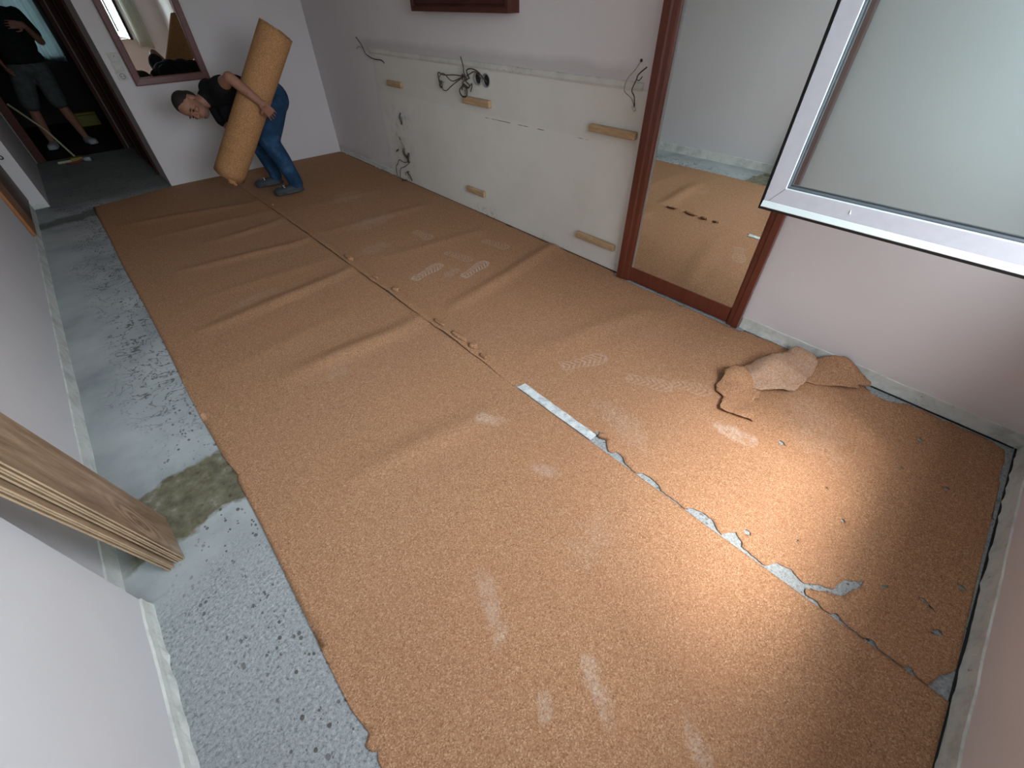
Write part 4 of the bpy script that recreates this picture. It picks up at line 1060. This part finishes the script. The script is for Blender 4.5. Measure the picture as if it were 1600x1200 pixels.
def hand(bm, wrist, palm_dir, finger_dir, side, curl_axis, curl, size=0.185, thumb_side=1):
    """palm + five separate fingers; finger_dir = along fingers, palm_dir = palm normal (grasp side), side = across palm toward the thumb"""
    f = Vector(finger_dir).normalized(); pn = Vector(palm_dir).normalized(); pn = (pn-f*pn.dot(f)).normalized(); s = f.cross(pn).normalized()*thumb_side
    w = Vector(wrist); pl = size*0.50
    for k in (-1, -0.33, 0.33, 1):
        cone_seg(bm, w+s*0.018*k, 0.018, w+f*pl+s*0.030*k, 0.013, 10)
    lens = (0.40, 0.46, 0.43, 0.34)
    for i, k in enumerate((1, 0.33, -0.33, -1)):
        p = w+f*pl*0.97+s*0.034*k; ln = size*lens[i]*1.08; d = f.copy(); r = 0.0084 if i < 3 else 0.0076
        spread = s*0.14*k
        for seg, (frac, bend) in enumerate(((0.45, curl*0.45), (0.30, curl*0.8), (0.25, curl*0.6))):
            d = (d*math.cos(bend)+pn*math.sin(bend)+spread*0.3).normalized()
            q = p+d*ln*frac; cone_seg(bm, p, r, q, r*0.9, 8)
            nd = (pn - d*pn.dot(d)); pn_ = nd.normalized() if nd.length > 1e-3 else pn
            p = q; r *= 0.92
            # rotate palm normal with the bend
            pn = pn_ if seg < 0 else pn
    # thumb from the side of the palm near its base
    p = w+f*pl*0.30+s*0.026; d = (f*0.55+s*0.75+pn*0.35).normalized()
    q = p+d*size*0.20; cone_seg(bm, p, 0.0135, q, 0.011, 8)
    d2 = (f*0.85+s*0.25+pn*0.50).normalized(); q2 = q+d2*size*0.16; cone_seg(bm, q, 0.011, q2, 0.0095, 8)
    d3 = (f*0.85+pn*0.65).normalized(); cone_seg(bm, q2, 0.0095, q2+d3*size*0.12, 0.008, 8)

def head_on(bm, c, u, f, scale=1.0):
    u = Vector(u).normalized(); f = Vector(f); f = (f-u*f.dot(u)).normalized(); s = u.cross(f).normalized(); c = Vector(c); k = scale
    ax = (s, f, u)
    P = lambda a, b, d: c + (s*a + f*b + u*d)*k
    ellip(bm, P(0, -0.008, 0.030), ax, (0.076*k, 0.094*k, 0.088*k))       # cranium
    ellip(bm, P(0, 0.022, -0.030), ax, (0.060*k, 0.066*k, 0.078*k))       # face
    ellip(bm, P(0, 0.048, -0.085), ax, (0.034*k, 0.032*k, 0.026*k))       # chin
    ellip(bm, P(0, 0.086, 0.020), ax, (0.046*k, 0.012*k, 0.010*k))        # brow
    cone_seg(bm, P(0, 0.088, 0.012), 0.009*k, P(0, 0.110, -0.022), 0.013*k)  # nose
    for q in (-1, 1):
        ellip(bm, P(q*0.010, 0.098, -0.025), ax, (0.009*k, 0.010*k, 0.008*k))
        ellip(bm, P(q*0.076, -0.008, -0.005), ax, (0.010*k, 0.018*k, 0.030*k))   # ears
        ellip(bm, P(q*0.036, 0.066, -0.020), ax, (0.020*k, 0.020*k, 0.016*k))    # cheeks
    ellip(bm, P(0, 0.084, -0.052), ax, (0.024*k, 0.010*k, 0.006*k)); ellip(bm, P(0, 0.082, -0.064), ax, (0.020*k, 0.010*k, 0.007*k))  # lips
    return s, f, u, P

def shoe(name, heel, toe, parent, mat, hgt_=0.085, w=0.056, strap=True, holes_m=None):
    heel = Vector(heel); toe = Vector(toe); d = (toe-heel).normalized(); L = (toe-heel).length; s = Vector((0, 0, 1)).cross(d)
    bm = bmesh.new()
    def el(t, sw, h, lenr, wr, hr): ellip(bm, heel+d*L*t+s*sw+Vector((0, 0, h)), (d, s, Vector((0, 0, 1))), (lenr, wr, hr))
    el(0.20, 0, 0.040, 0.055, w*0.80, 0.040); el(0.45, 0, 0.042, 0.09, w*0.88, 0.040); el(0.72, 0.0, 0.038, 0.078, w*1.05, 0.036); el(0.22, 0, 0.06, 0.05, w*0.74, 0.035)
    el(0.45, 0, 0.014, 0.14, w*1.02, 0.014); el(0.80, 0, 0.013, 0.055, w*1.05, 0.012)
    o = solid(name, bm, mat, parent, 0.007, 4)
    lo = min(v.co.z for v in o.data.vertices)
    for v in o.data.vertices: v.co.z += 0.004+heel.z - lo
    return o, heel, d, s, L

def worker():
    r = empty('person', (1.35, 5.02, 0.006), 'man in black t-shirt and blue jeans bending over with a cork roll under his arm', 'person')
    SHN, SHF = (1.095, 4.875, 0.905), (1.09, 5.22, 0.885)
    EL = (1.150, 4.600, 1.020); WR = (1.290, 4.475, 0.835)
    HC = Vector((0.872, 5.02, 0.815))
    u = (-0.93, 0.02, 0.34); f = (-0.22, -0.80, -0.55)
    # body: head, neck, trunk core, arms, hands, ankles as one surface
    bm = bmesh.new()
    s, ff, uu, P = head_on(bm, HC, u, f, 1.08)
    chain(bm, [(HC+Vector((0.055, 0.01, 0.0)), 0.056), ((1.03, 5.04, 0.850), 0.060), ((1.12, 5.05, 0.87), 0.09)])
    chain(bm, [((1.12, 5.05, 0.86), 0.10), ((1.28, 5.05, 0.86), 0.10), ((1.45, 5.05, 0.82), 0.11), ((1.52, 5.05, 0.78), 0.11)])
    chain(bm, [(SHN, 0.058), ((1.115, 4.74, 0.965), 0.052), (EL, 0.043), ((1.215, 4.545, 0.935), 0.040), (WR, 0.027)])
    fd = (Vector((1.352, 4.508, 0.742))-Vector(WR)).normalized()
    hand(bm, Vector(WR), Vector((0.1, 1, 0.0)), fd, None, None, 0.55, 0.185, thumb_side=-1)
    EF = Vector((1.125, 5.17, 0.60)); WF = Vector((1.155, 4.98, 0.47))
    chain(bm, [(SHF, 0.058), ((1.10, 5.21, 0.76), 0.050), (EF, 0.042), (WF, 0.028)])
    hand(bm, WF, Vector((-0.2, -1, -0.1)), Vector((0.10, -0.75, -0.1)), None, None, 0.6, 0.18, thumb_side=1)
    chain(bm, [((1.50, 4.94, 0.76), 0.07), ((1.355, 4.92, 0.475), 0.05), ((1.445, 4.855, 0.12), 0.038), ((1.430, 4.857, 0.05), 0.036)])
    chain(bm, [((1.50, 5.16, 0.76), 0.07), ((1.30, 5.20, 0.46), 0.05), ((1.385, 5.235, 0.12), 0.038), ((1.37, 5.24, 0.05), 0.036)])
    body = solid('body', bm, MAT['skin'], r, 0.0046, 3, 'tanned head, arms and hands')
    # t-shirt
    bm = bmesh.new()
    ya = (Vector((1, 0, 0)), Vector((0, 1, 0)), Vector((0, 0, 1)))
    for x, z, rx, ry, rz in ((1.10, 0.875, .10, .19, .105), (1.18, 0.865, .12, .20, .135), (1.29, 0.855, .13, .185, .140), (1.40, 0.845, .13, .170, .128), (1.48, 0.825, .11, .165, .125)):
        ellip(bm, (x, 5.05, z), ya, (rx, ry, rz))
    chain(bm, [((1.11, 4.90, 0.895), 0.088), ((1.10, 4.80, 0.940), 0.076), ((1.112, 4.745, 0.965), 0.070)])
    chain(bm, [((1.10, 5.20, 0.885), 0.088), ((1.10, 5.21, 0.76), 0.074), ((1.11, 5.20, 0.66), 0.070)])
    chain(bm, [((1.20, 4.98, 0.80), 0.10), ((1.13, 5.02, 0.72), 0.07)])       # shirt front sagging down
    chain(bm, [((1.02, 5.04, 0.852), 0.072), ((1.10, 5.05, 0.87), 0.10)])
    solid('t_shirt', bm, MAT['black_cloth'], r, 0.009, 5, 'black short-sleeved t-shirt')
    # jeans
    bm = bmesh.new()
    ellip(bm, (1.555, 5.05, 0.790), ya, (.145, .185, .150)); ellip(bm, (1.48, 5.05, 0.80), ya, (.10, .175, .135))
    chain(bm, [((1.520, 4.945, 0.76), 0.120), ((1.425, 4.93, 0.60), 0.110), ((1.355, 4.92, 0.480), 0.096), ((1.405, 4.885, 0.32), 0.082), ((1.445, 4.858, 0.13), 0.069), ((1.450, 4.855, 0.095), 0.070)])
    chain(bm, [((1.520, 5.155, 0.76), 0.120), ((1.39, 5.185, 0.60), 0.100), ((1.315, 5.20, 0.47), 0.082), ((1.35, 5.22, 0.30), 0.070), ((1.385, 5.235, 0.13), 0.060), ((1.388, 5.236, 0.095), 0.062)])
    solid('jeans', bm, MAT['denim'], r, 0.010, 4, 'blue denim jeans')
    # hair, eyes
    bm = bmesh.new(); ax = (s, ff, uu)
    ellip(bm, P(0, -0.014, 0.046), ax, (0.084, 0.096, 0.084)); ellip(bm, P(0, -0.052, 0.005), ax, (0.080, 0.062, 0.075))
    hb = solid('hair', bm, MAT['hair'], r, 0.006, 2, 'short dark hair')
    for q in (-1, 1):
        bm = bmesh.new(); ellip(bm, P(q*0.031, 0.083, 0.004), ax, (0.013, 0.008, 0.006)); obj('eye', bm, MAT['eye'], r, smooth=True)
        bm = bmesh.new(); ellip(bm, P(q*0.031, 0.089, 0.026), ax, (0.020, 0.006, 0.004)); obj('eyebrow', bm, MAT['hair'], r, smooth=True)
    bm = bmesh.new(); ellip(bm, P(0, 0.040, -0.082), ax, (0.052, 0.046, 0.030)); ellip(bm, P(0, 0.075, -0.045), ax, (0.026, 0.014, 0.005))
    o = solid('stubble', bm, MAT['stubble'], r, 0.005, 2)
    for (hl, te) in (((1.505, 4.838, 0.0), (1.215, 4.880, 0.0)), ((1.440, 5.225, 0.0), (1.165, 5.285, 0.0))):
        hl = Vector(hl); te = Vector(te); zf = hgt(hl.x, hl.y, RID_R, 1)+0.0035; hl.z = zf; te.z = zf
        so, heel, d, sd, L = shoe('clog', hl, te, r, MAT['croc'])
        for i in range(3):
            for j in (-1, 0, 1):
                p = heel+d*L*(0.62+0.11*i)+sd*0.026*j*(1-0.15*i)+Vector((0, 0, 0.083-0.010*i-0.008*abs(j)))
                bm = bmesh.new(); bmesh.ops.create_uvsphere(bm, u_segments=8, v_segments=6, radius=0.0075, matrix=Matrix.Translation(p)); obj('vent_hole', bm, MAT['clog_dot'], so, smooth=True)
MAT['stubble'] = plain('stubbled_skin', (0.20, 0.11, 0.085), 0.7, 0.3, var=0.2, scale=90).m
MAT['clog_dot'] = plain('pale_sock_in_hole', (0.40, 0.42, 0.45), 0.7, 0.3).m
worker()

def onlooker():
    r = empty('person', (-0.06, 8.95, 0.0), 'onlooker in black shirt, grey shorts and white shoes in the dark back doorway', 'person')
    c = Vector((0.0, 9.02, 0))
    bm = bmesh.new()
    head_on(bm, c+Vector((0.02, -0.05, 1.66)), (0, -0.10, 1), (0.15, -1, -0.25), 1.0)
    chain(bm, [(c+Vector((0.01, 0, 1.56)), 0.056), (c+Vector((0, 0, 1.42)), 0.07), (c+Vector((0, 0, 1.1)), 0.11), (c+Vector((0, 0, 0.92)), 0.12)])
    for sx_ in (-1, 1):
        sh = c+Vector((sx_*0.19, 0, 1.38))
        el = c+Vector((sx_*0.27, -0.02, 1.12)); wr = c+Vector((sx_*0.22, -0.20, 0.96)) if sx_ < 0 else c+Vector((0.20, -0.16, 1.28))
        chain(bm, [(sh, 0.055), (el, 0.042), (wr, 0.027)])
        fdir = (Vector((0.12*-sx_, -0.5, -0.5)) if sx_ < 0 else Vector((-0.8, -0.2, 0.1)))
        hand(bm, wr, Vector((-sx_, -0.2, -0.3)) if sx_ < 0 else Vector((0, 1, -0.2)), fdir, None, None, 0.5, 0.18, thumb_side=sx_)
    chain(bm, [(c+Vector((-0.10, 0, 0.86)), 0.09), ((-0.215, 9.04, 0.48), 0.055), ((-0.235, 9.07, 0.32), 0.058), ((-0.245, 9.08, 0.09), 0.036)])
    chain(bm, [(c+Vector((0.10, 0, 0.86)), 0.09), ((0.08, 9.0, 0.48), 0.055), ((0.10, 9.03, 0.32), 0.058), ((0.125, 9.04, 0.09), 0.036)])
    solid('body', bm, MAT['skin'], r, 0.0065, 2, 'bare arms and calves')
    ya = (Vector((1, 0, 0)), Vector((0, 1, 0)), Vector((0, 0, 1)))
    bm = bmesh.new()
    for z, rx, ry, rz in ((1.38, .21, .12, .09), (1.25, .21, .14, .14), (1.10, .215, .16, .14), (0.97, .21, .16, .11)): ellip(bm, c+Vector((0, 0, z)), ya, (rx, ry, rz))
    for sx_ in (-1, 1): chain(bm, [(c+Vector((sx_*0.19, 0, 1.38)), 0.075), (c+Vector((sx_*0.25, -0.01, 1.19)), 0.068)])
    solid('shirt', bm, MAT['black_cloth'], r, 0.011, 5, 'black shirt')
    bm = bmesh.new(); ellip(bm, c+Vector((0, 0, 0.88)), ya, (.205, .15, .12))
    chain(bm, [(c+Vector((-0.10, 0, 0.86)), 0.115), ((-0.21, 9.03, 0.52), 0.10)]); chain(bm, [(c+Vector((0.09, 0, 0.86)), 0.115), ((0.075, 9.0, 0.52), 0.10)])
    solid('shorts', bm, MAT['grey_cloth'], r, 0.011, 4, 'grey knee-length shorts')
    bm = bmesh.new(); ellip(bm, c+Vector((0.02, -0.04, 1.70)), ya, (.082, .096, .090)); solid('hair', bm, MAT['hair'], r, 0.010, 2)
    shoe('shoe', (-0.235, 9.16, 0), (-0.285, 8.87, 0), r, MAT['white_shoe']); shoe('shoe', (0.115, 9.12, 0), (0.185, 8.83, 0), r, MAT['white_shoe'])
onlooker()

# things on the floor of the passage and back room
r = empty('floor_squeegee', (-0.10, 8.05, 0.0), 'pale long-handled floor squeegee lying by the back doorway', 'squeegee')
bm = bmesh.new(); tube(bm, [(-0.10, 8.06, 0.03), (-0.21, 8.22, 0.33), (-0.385, 8.27, 0.62)], 0.011, 8); obj('handle', bm, MAT['pale_wood'], r, smooth=True)
bm = bmesh.new(); box(bm, -0.30, 0.02, 8.00, 8.04, 0.004, 0.030); obj('blade_bar', bm, MAT['pale_wood'], r, bevel=0.004)
bm = bmesh.new(); box(bm, -0.16, -0.04, 7.97, 8.075, 0.010, 0.050); obj('bracket', bm, MAT['yellow'], r, bevel=0.006)
r = empty('paint_roller', (-0.02, 7.93, 0.0), 'small white-ended roller lying beside the squeegee', 'roller')
bm = bmesh.new(); tube(bm, [(-0.035, 7.93, 0.025), (0.03, 7.91, 0.025)], 0.024, 12); obj('sleeve', bm, MAT['white_shoe'], r, smooth=True)
bm = bmesh.new(); tube(bm, [(-0.037, 7.93, 0.025), (-0.07, 7.95, 0.02), (-0.12, 7.90, 0.014), (-0.22, 7.90, 0.014)], 0.009, 8); obj('grip', bm, MAT['red_plastic'], r, smooth=True)
r = empty('toolbox', (0.27, 10.45, 0.0), 'yellow lidded box on the floor of the dark back room', 'box')
bm = bmesh.new(); box(bm, 0.10, 0.44, 10.35, 10.55, 0.0, 0.15); obj('body', bm, MAT['yellow'], r, bevel=0.01)
bm = bmesh.new(); box(bm, 0.095, 0.445, 10.345, 10.555, 0.152, 0.185); obj('lid', bm, MAT['yellow'], r, bevel=0.008)
